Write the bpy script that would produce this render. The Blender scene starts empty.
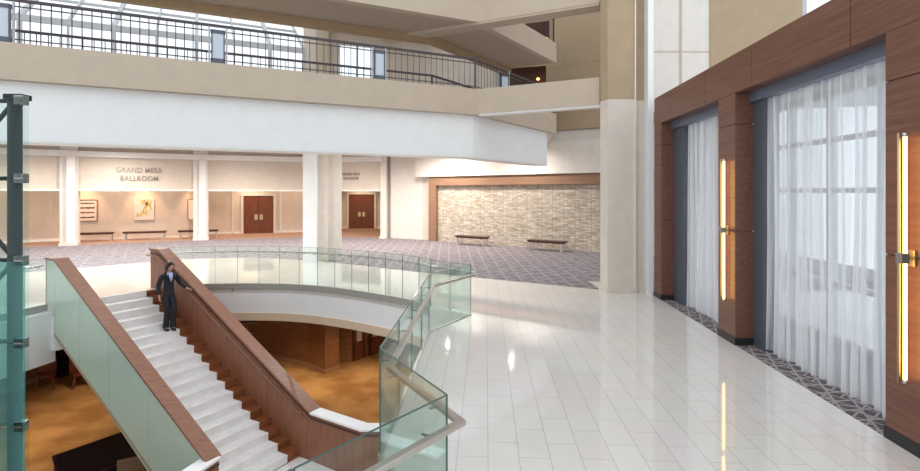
import bpy, bmesh, math, random
from mathutils import Vector, Matrix
random.seed(7)
PI = math.pi
scene = bpy.context.scene
COL = scene.collection

# ------------------------------------------------------------------ camera, sky, exposure
F, H, HOR = 520.0, 2.6, 193.0
cam_d = bpy.data.cameras.new('camera'); cam = bpy.data.objects.new('camera', cam_d); COL.objects.link(cam)
cam.location = (0, 0, H); cam.rotation_euler = (PI/2, 0, 0)
cam_d.sensor_width = 36; cam_d.lens = 36*F/920
cam_d.shift_y = -(235.5-HOR)/920
cam_d.clip_end = 300
scene.camera = cam
w = bpy.data.worlds.new('sky'); scene.world = w; w.use_nodes = True
bg = w.node_tree.nodes['Background']; bg.inputs[0].default_value = (0.90, 0.95, 1.0, 1); bg.inputs[1].default_value = 0.95
scene.view_settings.view_transform = 'Standard'; scene.view_settings.look = 'None'
scene.view_settings.exposure = 0.5; scene.view_settings.gamma = 1
scene.view_settings.use_curve_mapping = False

def area(name, loc, size, power, color, rot=(0, 0, 0), sizey=None):
    d = bpy.data.lights.new(name, 'AREA'); d.energy = power; d.color = color
    d.size = size
    if sizey: d.shape = 'RECTANGLE'; d.size_y = sizey
    o = bpy.data.objects.new(name, d); o.location = loc; o.rotation_euler = rot; COL.objects.link(o)
    return o
def spot(name, loc, target, power, color, angle=60, soft=.1):
    d = bpy.data.lights.new(name, 'SPOT'); d.energy = power; d.color = color
    d.spot_size = math.radians(angle); d.spot_blend = 0.8; d.shadow_soft_size = soft
    o = bpy.data.objects.new(name, d); o.location = loc
    o.rotation_euler = (Vector(target)-Vector(loc)).to_track_quat('-Z', 'Y').to_euler(); COL.objects.link(o)
    return o
WARM = (1.0, .72, .42)
# foyer ceiling lamps
for k, (x, y, p) in enumerate([(-19, 22.5, 1), (-16.5, 25, 1), (-13, 23, 1), (-11.5, 26.5, 1), (-8.5, 23.5, 1), (-6.5, 27, 1), (-4, 23.5, 1), (-2.2, 26, .8), (-0.6, 25.6, .9), (2.3, 23.2, .7),
                              (-15.5, 18.0, 1.3), (-12.6, 17.0, 1.3), (-9.6, 17.2, 1.1), (-2.2, 18.4, 1.0), (-20, 17, 1.2)]):
    spot('foyer_downlight', (x, y, 4.92), (x, y, 0), 430*p, (.94, .97, 1) if y < 19 else (1, .945, .885), 170, .05)
for x, y in ((-19.5, 27.6), (-17.3, 28.6), (-14.2, 31), (-11.2, 32.3), (-9.0, 33.2), (-6.2, 34), (-22.5, 24.5)):  # soft fill added to lift the underlit recesses, no fixtures modelled
    spot('recess_fill', (x, y, 4.6), (x, y, 0), 130, (1, .80, .62), 150, .05)
# lower level ceiling lamps
for x, y, p in ((-7.0, 18.0, 130), (-3.4, 18.6, 130), (-11.5, 17.0, 90), (-12.0, 13.4, 110), (-12.0, 9.8, 90), (-2.0, 14.2, 110)):
    spot('lower_downlight', (x, y, -1.1), (x, y, -4.2), p*2.3, WARM, 110, .12)

# ------------------------------------------------------------------ materials
def new_mat(name):
    m = bpy.data.materials.new(name); m.use_nodes = True
    return m, m.node_tree, m.node_tree.nodes, m.node_tree.links
def plain(name, c, rough=.6, metal=0, vary=.04, scale=3.0, spec=.4, bump=0, emit=None, es=0):
    m, t, n, l = new_mat(name); b = n['Principled BSDF']
    b.inputs['Roughness'].default_value = rough; b.inputs['Metallic'].default_value = metal
    b.inputs['Specular IOR Level'].default_value = spec
    tc = n.new('ShaderNodeTexCoord'); no = n.new('ShaderNodeTexNoise'); no.inputs['Scale'].default_value = scale
    no.inputs['Detail'].default_value = 5
    l.new(tc.outputs['Object'], no.inputs['Vector'])
    r = n.new('ShaderNodeValToRGB'); r.color_ramp.elements[0].position = .3; r.color_ramp.elements[1].position = .7
    r.color_ramp.elements[0].color = (*[v*(1-vary) for v in c], 1); r.color_ramp.elements[1].color = (*[min(1, v*(1+vary)) for v in c], 1)
    l.new(no.outputs[0], r.inputs[0]); l.new(r.outputs[0], b.inputs['Base Color'])
    if bump:
        bp = n.new('ShaderNodeBump'); bp.inputs['Strength'].default_value = bump; bp.inputs['Distance'].default_value = .01
        l.new(no.outputs[0], bp.inputs['Height']); l.new(bp.outputs[0], b.inputs['Normal'])
    if emit:
        b.inputs['Emission Color'].default_value = (*emit, 1); b.inputs['Emission Strength'].default_value = es
    return m
def wood(name, c0, c1, scale=(1, 1, 1), rot=(0, 0, 0), rough=.4, dens=6, fine=.5):
    """grain runs along the axis whose scale is smallest"""
    m, t, n, l = new_mat(name); b = n['Principled BSDF']; b.inputs['Roughness'].default_value = rough
    b.inputs['Specular IOR Level'].default_value = .35
    tc = n.new('ShaderNodeTexCoord'); mp = n.new('ShaderNodeMapping'); mp.inputs['Rotation'].default_value = rot
    mp2 = n.new('ShaderNodeMapping'); mp2.inputs['Scale'].default_value = scale
    l.new(tc.outputs['Object'], mp.inputs[0]); l.new(mp.outputs[0], mp2.inputs[0])
    n1 = n.new('ShaderNodeTexNoise'); n1.inputs['Scale'].default_value = dens; n1.inputs['Detail'].default_value = 8; n1.inputs['Roughness'].default_value = .65
    l.new(mp2.outputs[0], n1.inputs[0])
    r = n.new('ShaderNodeValToRGB'); e = r.color_ramp.elements
    e[0].position = .5-.25*fine*1.2; e[1].position = .5+.25*fine*1.2
    e[0].color = (*c0, 1); e[1].color = (*c1, 1)
    l.new(n1.outputs[0], r.inputs[0]); l.new(r.outputs[0], b.inputs['Base Color'])
    return m
def glass(name, tint, refl=.12, haze=0.0, hazec=(.6, .85, .8)):
    m, t, n, l = new_mat(name); n.remove(n['Principled BSDF']); out = n['Material Output']
    tr = n.new('ShaderNodeBsdfTransparent'); tr.inputs[0].default_value = (*tint, 1)
    gl = n.new('ShaderNodeBsdfGlossy'); gl.inputs['Roughness'].default_value = .02; gl.inputs[0].default_value = (.95, 1, .98, 1)
    lw = n.new('ShaderNodeLayerWeight'); lw.inputs[0].default_value = .15
    ma = n.new('ShaderNodeMath'); ma.operation = 'MULTIPLY_ADD'; ma.inputs[1].default_value = .4; ma.inputs[2].default_value = refl*.15
    l.new(lw.outputs['Fresnel'], ma.inputs[0]); ma.use_clamp = True
    last = tr.outputs[0]
    if haze:
        df = n.new('ShaderNodeBsdfDiffuse'); df.inputs[0].default_value = (*hazec, 1)
        tl = n.new('ShaderNodeBsdfTranslucent'); tl.inputs[0].default_value = (*hazec, 1)
        ad = n.new('ShaderNodeMixShader'); ad.inputs[0].default_value = .5; l.new(df.outputs[0], ad.inputs[1]); l.new(tl.outputs[0], ad.inputs[2])
        mh = n.new('ShaderNodeMixShader'); mh.inputs[0].default_value = haze
        l.new(last, mh.inputs[1]); l.new(ad.outputs[0], mh.inputs[2]); last = mh.outputs[0]
    mx = n.new('ShaderNodeMixShader'); l.new(ma.outputs[0], mx.inputs[0]); l.new(last, mx.inputs[1]); l.new(gl.outputs[0], mx.inputs[2])
    l.new(mx.outputs[0], out.inputs[0])
    return m
WALLANG = math.atan2(.05, 1)      # portal wall and floor tiles run 2.9 degrees right of the view axis
def tile_floor():
    m, t, n, l = new_mat('porcelain_tiles'); b = n['Principled BSDF']
    tc = n.new('ShaderNodeTexCoord'); mp = n.new('ShaderNodeMapping')
    # rotate so that texture x runs along the portal wall
    mp.inputs['Rotation'].default_value = (0, 0, -(PI/2-WALLANG)); mp.inputs['Location'].default_value = (.05, .02, 0)
    l.new(tc.outputs['Object'], mp.inputs[0])
    br = n.new('ShaderNodeTexBrick'); br.inputs['Scale'].default_value = 1
    br.inputs['Brick Width'].default_value = .61; br.inputs['Row Height'].default_value = .305
    br.inputs['Mortar Size'].default_value = .0035; br.inputs['Mortar Smooth'].default_value = .1; br.offset = .5
    br.inputs['Color1'].default_value = (.775, .74, .70, 1); br.inputs['Color2'].default_value = (.80, .77, .735, 1)
    br.inputs['Mortar'].default_value = (.50, .48, .455, 1); br.inputs['Bias'].default_value = 0
    l.new(mp.outputs[0], br.inputs['Vector'])
    no = n.new('ShaderNodeTexNoise'); no.inputs['Scale'].default_value = .8; no.inputs['Detail'].default_value = 6
    l.new(tc.outputs['Object'], no.inputs[0])
    mx = n.new('ShaderNodeMix'); mx.data_type = 'RGBA'; mx.blend_type = 'MULTIPLY'; mx.inputs[0].default_value = .12
    l.new(br.outputs['Color'], mx.inputs[6]); l.new(no.outputs[1], mx.inputs[7]); l.new(mx.outputs[2], b.inputs['Base Color'])
    b.inputs['Roughness'].default_value = .05; b.inputs['Specular IOR Level'].default_value = .75
    bp = n.new('ShaderNodeBump'); bp.inputs['Strength'].default_value = .008; bp.inputs['Distance'].default_value = .02
    n2 = n.new('ShaderNodeTexNoise'); n2.inputs['Scale'].default_value = 2.2; l.new(tc.outputs['Object'], n2.inputs[0])
    l.new(n2.outputs[0], bp.inputs['Height']); l.new(bp.outputs[0], b.inputs['Normal'])
    return m
def lattice_carpet(name, base, line, scale=1.0, width=.06, ang=.5):
    m, t, n, l = new_mat(name); b = n['Principled BSDF']; b.inputs['Roughness'].default_value = .95; b.inputs['Specular IOR Level'].default_value = .1
    tc = n.new('ShaderNodeTexCoord')
    no = n.new('ShaderNodeTexNoise'); no.inputs['Scale'].default_value = 40; l.new(tc.outputs['Object'], no.inputs[0])
    prev = None
    for a, s in ((ang, 1.0), (ang+1.05, .85), (ang+2.1, .7)):
        mp = n.new('ShaderNodeMapping'); mp.inputs['Rotation'].default_value = (0, 0, a); mp.inputs['Scale'].default_value = (scale*s, scale*s, 1)
        l.new(tc.outputs['Object'], mp.inputs[0])
        br = n.new('ShaderNodeTexBrick'); br.inputs['Scale'].default_value = 1; br.offset = .37
        br.inputs['Brick Width'].default_value = 1.3; br.inputs['Row Height'].default_value = .55
        br.inputs['Mortar Size'].default_value = width*.5; br.inputs['Mortar Smooth'].default_value = .3
        l.new(mp.outputs[0], br.inputs['Vector'])
        if prev is None: prev = br.outputs['Fac']
        else:
            mm = n.new('ShaderNodeMath'); mm.operation = 'MAXIMUM'; l.new(prev, mm.inputs[0]); l.new(br.outputs['Fac'], mm.inputs[1]); prev = mm.outputs[0]
    mx = n.new('ShaderNodeMix'); mx.data_type = 'RGBA'; mx.inputs[6].default_value = (*base, 1); mx.inputs[7].default_value = (*line, 1)
    l.new(prev, mx.inputs[0])
    m2 = n.new('ShaderNodeMix'); m2.data_type = 'RGBA'; m2.blend_type = 'MULTIPLY'; m2.inputs[0].default_value = .35
    l.new(mx.outputs[2], m2.inputs[6]); l.new(no.outputs[0], m2.inputs[7]); l.new(m2.outputs[2], b.inputs['Base Color'])
    return m
def blotch(name, c0, c1, scale, rough=.9):
    m, t, n, l = new_mat(name); b = n['Principled BSDF']; b.inputs['Roughness'].default_value = rough; b.inputs['Specular IOR Level'].default_value = .15
    tc = n.new('ShaderNodeTexCoord'); no = n.new('ShaderNodeTexNoise'); no.inputs['Scale'].default_value = scale; no.inputs['Detail'].default_value = 3
    l.new(tc.outputs['Object'], no.inputs[0]); r = n.new('ShaderNodeValToRGB'); e = r.color_ramp.elements
    e[0].position = .38; e[1].position = .64; e[0].color = (*c0, 1); e[1].color = (*c1, 1)
    l.new(no.outputs[0], r.inputs[0]); l.new(r.outputs[0], b.inputs['Base Color'])
    return m
def stone_wall():
    m, t, n, l = new_mat('ledgestone'); b = n['Principled BSDF']; b.inputs['Roughness'].default_value = .85
    tc = n.new('ShaderNodeTexCoord'); mp = n.new('ShaderNodeMapping')
    l.new(tc.outputs['Object'], mp.inputs[0])
    sx = n.new('ShaderNodeSeparateXYZ'); l.new(mp.outputs[0], sx.inputs[0])
    cx = n.new('ShaderNodeCombineXYZ'); l.new(sx.outputs[0], cx.inputs[0]); l.new(sx.outputs[2], cx.inputs[1])
    br = n.new('ShaderNodeTexBrick'); br.inputs['Scale'].default_value = 1; br.inputs['Brick Width'].default_value = .27; br.inputs['Row Height'].default_value = .062
    br.inputs['Mortar Size'].default_value = .008; br.inputs['Color1'].default_value = (.52, .46, .38, 1); br.inputs['Color2'].default_value = (.86, .82, .75, 1)
    br.inputs['Mortar'].default_value = (.34, .28, .21, 1); br.inputs['Bias'].default_value = .15; br.squash = .7
    l.new(cx.outputs[0], br.inputs['Vector'])
    mp2 = n.new('ShaderNodeMapping'); mp2.inputs['Scale'].default_value = (1.2, 1, 4); l.new(tc.outputs['Object'], mp2.inputs[0])
    no = n.new('ShaderNodeTexNoise'); no.inputs['Scale'].default_value = 2; no.inputs['Detail'].default_value = 8; no.inputs['Roughness'].default_value = .7; l.new(mp2.outputs[0], no.inputs[0])
    r = n.new('ShaderNodeValToRGB'); e = r.color_ramp.elements; e[0].position = .36; e[1].position = .62; e[0].color = (.60, .48, .35, 1); e[1].color = (1, .97, .93, 1)
    l.new(no.outputs[0], r.inputs[0])
    mx = n.new('ShaderNodeMix'); mx.data_type = 'RGBA'; mx.blend_type = 'MULTIPLY'; mx.inputs[0].default_value = .75
    l.new(br.outputs['Color'], mx.inputs[6]); l.new(r.outputs[0], mx.inputs[7]); l.new(mx.outputs[2], b.inputs['Base Color'])
    bp = n.new('ShaderNodeBump'); bp.inputs['Strength'].default_value = .8; bp.inputs['Distance'].default_value = .03
    l.new(br.outputs['Color'], bp.inputs['Height']); l.new(bp.outputs[0], b.inputs['Normal'])
    return m
def sheer():
    m, t, n, l = new_mat('sheer_fabric'); n.remove(n['Principled BSDF']); out = n['Material Output']
    tc = n.new('ShaderNodeTexCoord'); mp = n.new('ShaderNodeMapping'); mp.inputs['Scale'].default_value = (9, 9, .25); l.new(tc.outputs['Object'], mp.inputs[0])
    no = n.new('ShaderNodeTexNoise'); no.inputs['Scale'].default_value = 1.2; no.inputs['Detail'].default_value = 4; l.new(mp.outputs[0], no.inputs[0])
    mr = n.new('ShaderNodeMapRange'); mr.inputs[1].default_value = .35; mr.inputs[2].default_value = .65; mr.inputs[3].default_value = .28; mr.inputs[4].default_value = .62
    l.new(no.outputs[0], mr.inputs[0])
    df = n.new('ShaderNodeBsdfDiffuse'); df.inputs[0].default_value = (.94, .94, .95, 1)
    tl = n.new('ShaderNodeBsdfTranslucent'); tl.inputs[0].default_value = (.95, .95, .97, 1)
    a = n.new('ShaderNodeMixShader'); a.inputs[0].default_value = .6; l.new(df.outputs[0], a.inputs[1]); l.new(tl.outputs[0], a.inputs[2])
    tr = n.new('ShaderNodeBsdfTransparent'); mx = n.new('ShaderNodeMixShader')
    l.new(mr.outputs[0], mx.inputs[0]); l.new(a.outputs[0], mx.inputs[1]); l.new(tr.outputs[0], mx.inputs[2]); l.new(mx.outputs[0], out.inputs[0])
    return m
M = {}
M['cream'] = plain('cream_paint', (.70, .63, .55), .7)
M['cream_l'] = plain('light_cream_paint', (.76, .71, .65), .6)
M['cream_b'] = plain('bulkhead_paint', (.68, .59, .50), .7)
M['beige'] = plain('beige_paint', (.56, .46, .36), .75, bump=.03)
M['tan'] = plain('tan_paint', (.44, .335, .215), .75)
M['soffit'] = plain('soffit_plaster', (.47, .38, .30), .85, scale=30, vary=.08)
M['beamtan'] = plain('beam_paint', (.40, .275, .165), .8)
M['white'] = plain('white_paint', (.89, .89, .885), .55, vary=.02)
M['offwhite'] = plain('offwhite_paint', (.86, .84, .80), .5, vary=.02)
M['edge'] = plain('brushed_edge_metal', (.42, .42, .39), .45, metal=.3)
M['peach'] = plain('soffit_edge_paint', (.72, .55, .40), .6)
M['tile'] = tile_floor()
M['carpet'] = lattice_carpet('grey_lattice_carpet', (.25, .215, .23), (.39, .355, .37), 1.5, .10)
M['carpet_d'] = lattice_carpet('dark_lattice_carpet', (.15, .12, .13), (.42, .39, .39), 3.0, .09, .9)
M['carpet_b'] = plain('brown_carpet', (.40, .24, .165), .95, vary=.12, scale=8)
M['carpet_g'] = blotch('gold_carpet', (.27, .145, .06), (.44, .27, .125), .9)
M['walnut'] = wood('walnut_veneer', (.115, .048, .030), (.225, .105, .070), (6, .35, 12), (0, 0, 0), .35, 2.2, .8)
M['walnut_r'] = wood('walnut_reveal', (.13, .045, .024), (.28, .11, .058), (.6, .6, 14), (0, 0, 0), .35, 2.2, .8)
M['cherry'] = wood('stair_wood', (.20, .075, .040), (.33, .145, .085), (2, 2, .3), (0, 0, 0), .35, 4, .9)
M['cap'] = wood('cap_wood', (.25, .115, .075), (.37, .19, .13), (.6, 4, 4), (0, 0, -.53), .35, 4, .8)
M['tread'] = wood('tread_wood', (.16, .045, .018), (.36, .13, .055), (4, .5, 4), (0, 0, .53), .3, 4, .8)
M['darkwood'] = wood('dark_wood', (.05, .02, .015), (.11, .045, .03), (1, 4, 4), (0, 0, 0), .35, 4, .8)
M['oak'] = wood('frame_wood', (.25, .135, .08), (.38, .22, .135), (.5, .5, 8), (0, 0, 0), .45, 3, .8)
M['doorwood'] = wood('door_wood', (.125, .034, .012), (.225, .068, .024), (3, 3, .4), (0, 0, 0), .3, 4, .8)
M['lowwood'] = wood('lower_wall_wood', (.17, .07, .028), (.29, .13, .052), (.5, .5, 6), (0, 0, 0), .45, 3, .8)
M['black'] = plain('black_baseboard', (.02, .02, .022), .4)
M['slate'] = plain('slate_steel', (.105, .115, .145), .4, metal=.2)
M['slate_l'] = plain('header_steel', (.15, .17, .23), .35, metal=.3)
M['iron'] = plain('bronze_iron', (.085, .068, .075), .45, metal=.4)
M['steel'] = plain('dark_steel', (.018, .026, .032), .5, spec=.25)
M['nickel'] = plain('satin_nickel', (.62, .58, .54), .28, metal=.9, vary=.02)
M['brass'] = plain('antique_brass', (.60, .45, .25), .3, metal=.9)
M['patch'] = plain('patch_steel', (.33, .33, .32), .35, metal=.8)
M['runner'] = plain('white_marble', (.90, .88, .865), .35, vary=.05, scale=6)
M['marblecap'] = plain('cap_marble', (.93, .91, .91), .25, vary=.03, scale=6)
M['stone'] = stone_wall()
M['sheer'] = sheer()
M['glass'] = glass('guard_glass', (.935, .985, .972), .10, .012)
M['glass_t'] = glass('shaft_glass', (.91, .97, .955), .08, .0)
M['glass_d'] = glass('teal_shaft_glass', (.62, .84, .81), .10, .27, (.33, .66, .65))
M['glass_c'] = glass('clear_glass', (.95, .98, 1), .10)
M['sidepanel'] = plain('sea_green_glass', (.58, .69, .59), .25, vary=.02, spec=.6)
M['lampglass'] = plain('frosted_panel', (.52, .57, .65), .4, emit=(.85, .9, 1), es=.05)
M['tube'] = plain('lamp_tube', (1, .85, .55), .4, emit=(1, .52, .11), es=6.5)
M['tube_dim'] = plain('lamp_tube_edge', (1, .85, .55), .4, emit=(1, .60, .2), es=1.6)
M['bulb'] = plain('amber_lamp', (1, .6, .3), .4, emit=(1, .45, .12), es=3)
M['mullion'] = plain('mullion_paint', (.50, .51, .53), .5, metal=.2)
M['mullion_w'] = plain('white_mullion', (.72, .72, .72), .5)
M['letters'] = plain('sign_letters', (.36, .32, .28), .4, metal=.5)
M['artpaper'] = plain('art_paper', (.80, .70, .64), .8)
M['ink'] = plain('art_ink', (.16, .08, .07), .8)
M['olive'] = plain('art_olive', (.50, .42, .12), .8, vary=.4, scale=6)
M['suit'] = plain('black_suit', (.018, .019, .026), .75, vary=.2)
M['shirt'] = plain('blue_shirt', (.50, .58, .80), .7)
M['skin'] = plain('skin', (.56, .31, .21), .5)
M['hair'] = plain('dark_hair', (.022, .010, .008), .4, vary=.3, scale=30)
M['lips'] = plain('lips', (.40, .10, .09), .4)
M['eye'] = plain('eye', (.03, .02, .02), .3)
M['bldg'] = plain('building_stone', (.88, .88, .90), .8)
M['bldgwin'] = plain('building_window', (.45, .50, .56), .3)
M['offtable'] = plain('black_table', (.010, .006, .009), .55, spec=.2)
M['burg'] = plain('burgundy_edge', (.05, .014, .026), .5, spec=.2)

# ------------------------------------------------------------------ helpers
XF = {}     # world matrices of roots and parts at build time
class MB:
    def __init__(s): s.v = []; s.f = []
    def add(s, vs, fs):
        o = len(s.v); s.v += [Vector(v) for v in vs]; s.f += [tuple(i+o for i in f) for f in fs]; return s
    def prism(s, poly, z0, z1):
        n = len(poly)
        zb = z0 if hasattr(z0, '__len__') else [z0]*n; zt = z1 if hasattr(z1, '__len__') else [z1]*n
        a = sum(poly[i][0]*poly[(i+1) % n][1]-poly[(i+1) % n][0]*poly[i][1] for i in range(n))
        idx = list(range(n)) if a > 0 else list(range(n))[::-1]
        P = [poly[i] for i in idx]; zb = [zb[i] for i in idx]; zt = [zt[i] for i in idx]
        vs = [(p[0], p[1], z) for p, z in zip(P, zb)]+[(p[0], p[1], z) for p, z in zip(P, zt)]
        fs = [tuple(range(n))[::-1], tuple(range(n, 2*n))]+[(i, (i+1) % n, n+(i+1) % n, n+i) for i in range(n)]
        return s.add(vs, fs)
    def box(s, c, d, rz=0):
        x, y, z = d[0]/2, d[1]/2, d[2]/2; ca, sa = math.cos(rz), math.sin(rz)
        poly = [(c[0]+a*ca-b*sa, c[1]+a*sa+b*ca) for a, b in ((-x, -y), (x, -y), (x, y), (-x, y))]
        return s.prism(poly, c[2]-z, c[2]+z)
    def bar(s, p, q, wd, ht, up=Vector((0, 0, 1))):
        p, q = Vector(p), Vector(q); d = (q-p).normalized(); side = d.cross(up)
        if side.length < 1e-4: side = Vector((1, 0, 0))
        side.normalize(); u = side.cross(d).normalized()
        vs = []
        for e in (p, q):
            for a, b in ((-1, -1), (1, -1), (1, 1), (-1, 1)): vs.append(e+side*a*wd/2+u*b*ht/2)
        return s.add(vs, [(0, 1, 2, 3), (7, 6, 5, 4), (0, 4, 5, 1), (1, 5, 6, 2), (2, 6, 7, 3), (3, 7, 4, 0)])
    def tube(s, pts, r, n=10):
        pts = [Vector(p) for p in pts]; rs = r if hasattr(r, '__len__') else [r]*len(pts)
        rings = []; ref = Vector((0, 0, 1))
        for i, p in enumerate(pts):
            d = (pts[min(i+1, len(pts)-1)]-pts[max(i-1, 0)]).normalized()
            if abs(d.z) > .95: rf = Vector((1, 0, 0))
            else: rf = ref
            a = d.cross(rf).normalized(); b = a.cross(d).normalized()
            rings.append([p+(a*math.cos(2*PI*k/n)+b*math.sin(2*PI*k/n))*rs[i] for k in range(n)])
        vs = [v for rg in rings for v in rg]; fs = []
        for i in range(len(pts)-1):
            for k in range(n): fs.append((i*n+k, i*n+(k+1) % n, (i+1)*n+(k+1) % n, (i+1)*n+k))
        fs += [tuple(range(n))[::-1], tuple(range((len(pts)-1)*n, len(pts)*n))]
        return s.add(vs, fs)
    def ell(s, c, r, nu=14, nv=9, rot=None):
        vs = []; R = rot or Matrix.Identity(3)
        for j in range(nv+1):
            th = PI*j/nv
            for i in range(nu):
                ph = 2*PI*i/nu
                vs.append(Vector(c)+R @ Vector((r[0]*math.sin(th)*math.cos(ph), r[1]*math.sin(th)*math.sin(ph), r[2]*math.cos(th))))
        fs = []
        for j in range(nv):
            for i in range(nu): fs.append((j*nu+i, (j+1)*nu+i, (j+1)*nu+(i+1) % nu, j*nu+(i+1) % nu))
        return s.add(vs, fs)
    def build(s, name, mat, parent=None, smooth=False, kind=None, label=None, bevel=0):
        me = bpy.data.meshes.new(name)
        vs = s.v
        if parent is not None:
            inv = XF[parent.name].inverted(); vs = [inv @ v for v in vs]
        me.from_pydata([tuple(v) for v in vs], [], s.f); me.validate()
        bm = bmesh.new(); bm.from_mesh(me); bmesh.ops.remove_doubles(bm, verts=bm.verts, dist=1e-5)
        bmesh.ops.recalc_face_normals(bm, faces=bm.faces)
        bm.to_mesh(me); bm.free()
        me.materials.append(M[mat])
        if smooth:
            for p in me.polygons: p.use_smooth = True
        o = bpy.data.objects.new(name, me); COL.objects.link(o)
        if parent is not None: o.parent = parent; XF[o.name] = XF[parent.name].copy()
        else: XF[o.name] = Matrix.Identity(4)
        if kind: o['kind'] = kind
        if label: o['label'] = label
        if bevel:
            b = o.modifiers.new('bevel', 'BEVEL'); b.width = bevel; b.segments = 2; b.limit_method = 'ANGLE'
        return o
def thing(name, label, cat, loc=(0, 0, 0), rz=0, group=None):
    o = bpy.data.objects.new(name, None); COL.objects.link(o); o.location = loc; o.rotation_euler = (0, 0, rz)
    o.empty_display_size = .1
    XF[o.name] = Matrix.Translation(loc) @ Matrix.Rotation(rz, 4, 'Z')
    o['label'] = label; o['category'] = cat
    if group: o['group'] = group
    return o
def tag(o, label, cat, group=None):
    o['label'] = label; o['category'] = cat
    if group: o['group'] = group
    return o
def copy_tree(o, parent=None):
    kids = list(o.children); c = o.copy(); COL.objects.link(c)
    XF[c.name] = XF[o.name].copy()
    if parent is not None: c.parent = parent
    for k in kids: copy_tree(k, c)
    return c
def dup(o, loc, rz, label):
    c = copy_tree(o); c.location = loc; c.rotation_euler = (0, 0, rz); c['label'] = label
    return c
def S_(mb, name, mat, **k): return mb.build(name, mat, kind='structure', **k)
def G(px, py, z=0.0):
    Y = F*(H-z)/(py-HOR); return Vector(((px-460)*Y/F, Y, z))
def onwall(px, py, P, Q, off=0.0):
    """point of the vertical plane through P,Q (xy), moved off metres towards the camera side"""
    P = Vector(P[:2]); Q = Vector(Q[:2]); d = (Q-P).normalized(); n = Vector((d.y, -d.x))
    P = P+n*off; r = (px-460)/F
    # P.x+t d.x = r (P.y + t d.y)
    t = (r*P.y-P.x)/(d.x-r*d.y); X, Y = P.x+t*d.x, P.y+t*d.y
    return Vector((X, Y, H+(HOR-py)*Y/F))
def slab2d(name, mat, outer, holes, z0, z1, **kw):
    cu = bpy.data.curves.new(name, 'CURVE'); cu.dimensions = '2D'; cu.fill_mode = 'BOTH'
    for ring in [outer]+holes:
        sp = cu.splines.new('POLY'); sp.points.add(len(ring)-1)
        for p, q in zip(sp.points, ring): p.co = (q[0], q[1], 0, 1)
        sp.use_cyclic_u = True
    cu.extrude = (z1-z0)/2
    o = bpy.data.objects.new('tmp', cu); COL.objects.link(o)
    dg = bpy.context.evaluated_depsgraph_get(); me = bpy.data.meshes.new_from_object(o.evaluated_get(dg))
    bpy.data.objects.remove(o); me.name = name; me.materials.clear(); me.materials.append(M[mat])
    me.transform(Matrix.Translation((0, 0, (z0+z1)/2)))
    o = bpy.data.objects.new(name, me); COL.objects.link(o); XF[o.name] = Matrix.Identity(4)
    for k, v in kw.items(): o[k] = v
    return o
def offs(line, d):
    """offset an open polyline to its left by d"""
    L = [Vector(p[:2]) for p in line]; out = []
    for i, p in enumerate(L):
        ns = []
        if i > 0: e = (p-L[i-1]).normalized(); ns.append(Vector((-e.y, e.x)))
        if i < len(L)-1: e = (L[i+1]-p).normalized(); ns.append(Vector((-e.y, e.x)))
        n = sum(ns, Vector((0, 0)))/len(ns); k = 1/max(.3, n.length_squared)
        out.append(p+n*d*k)
    return out
def band(mb, line, d0, d1, z0, z1):
    a, b = offs(line, d0), offs(line, d1)
    for i in range(len(line)-1):
        mb.prism([a[i], a[i+1], b[i+1], b[i]], z0, z1)
    return mb
def resample(line, step):
    L = [Vector(p) for p in line]; seg = [(b-a).length for a, b in zip(L, L[1:])]; tot = sum(seg)
    n = max(1, round(tot/step)); out = []
    for k in range(n+1):
        t = tot*k/n; i = 0
        while i < len(seg)-1 and t > seg[i]: t -= seg[i]; i += 1
        out.append(L[i].lerp(L[i+1], min(1, t/seg[i])))
    return out
def catmull(pts, sub=6):
    P = [Vector(p) for p in pts]; P = [2*P[0]-P[1]]+P+[2*P[-1]-P[-2]]; out = []
    for i in range(1, len(P)-2):
        for k in range(sub):
            t = k/sub; a, b, c, d = P[i-1:i+3]
            out.append(.5*((2*b)+(c-a)*t+(2*a-5*b+4*c-d)*t*t+(3*b-a-3*c+d)*t**3))
    out.append(P[-2]); return out

# ------------------------------------------------------------------ plan of the opening in the main floor
ZL = -4.2                      # lower level floor
O = Vector((-9.6, 12.4)); ws = Vector((.86, -.51)).normalized(); ul = Vector((.51, .86)).normalized()
def S(s, l, z=0.0): p = O+ws*s+ul*l; return Vector((p.x, p.y, z))
arc_far = catmull([S(0.05, 2.42).xy, (-7.3, 14.86), (-5.14, 14.90), (-3.28, 14.2), (-1.27, 12.75), (-.71, 11.96)], 6)
T1 = Vector((.234, 11.08)); N1 = Vector((-.58, 9.73)); N2 = Vector((-.79, 5.14)); T2 = Vector((-.098, 3.94)); E2 = Vector((-1.75, 1.83))
arc_left = catmull([(-9.2, 5.2), (-9.9, 8.0), (-10.0, 10.2), (-9.85, 11.2), S(0.05, -.24).xy], 5)
hole = [Vector(p) for p in arc_left]+[S(.4, -.24).xy, S(.4, 2.42).xy]+[Vector(p) for p in arc_far]+[N1, N2, T2, E2, Vector((-5.5, 1.9))]
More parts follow.
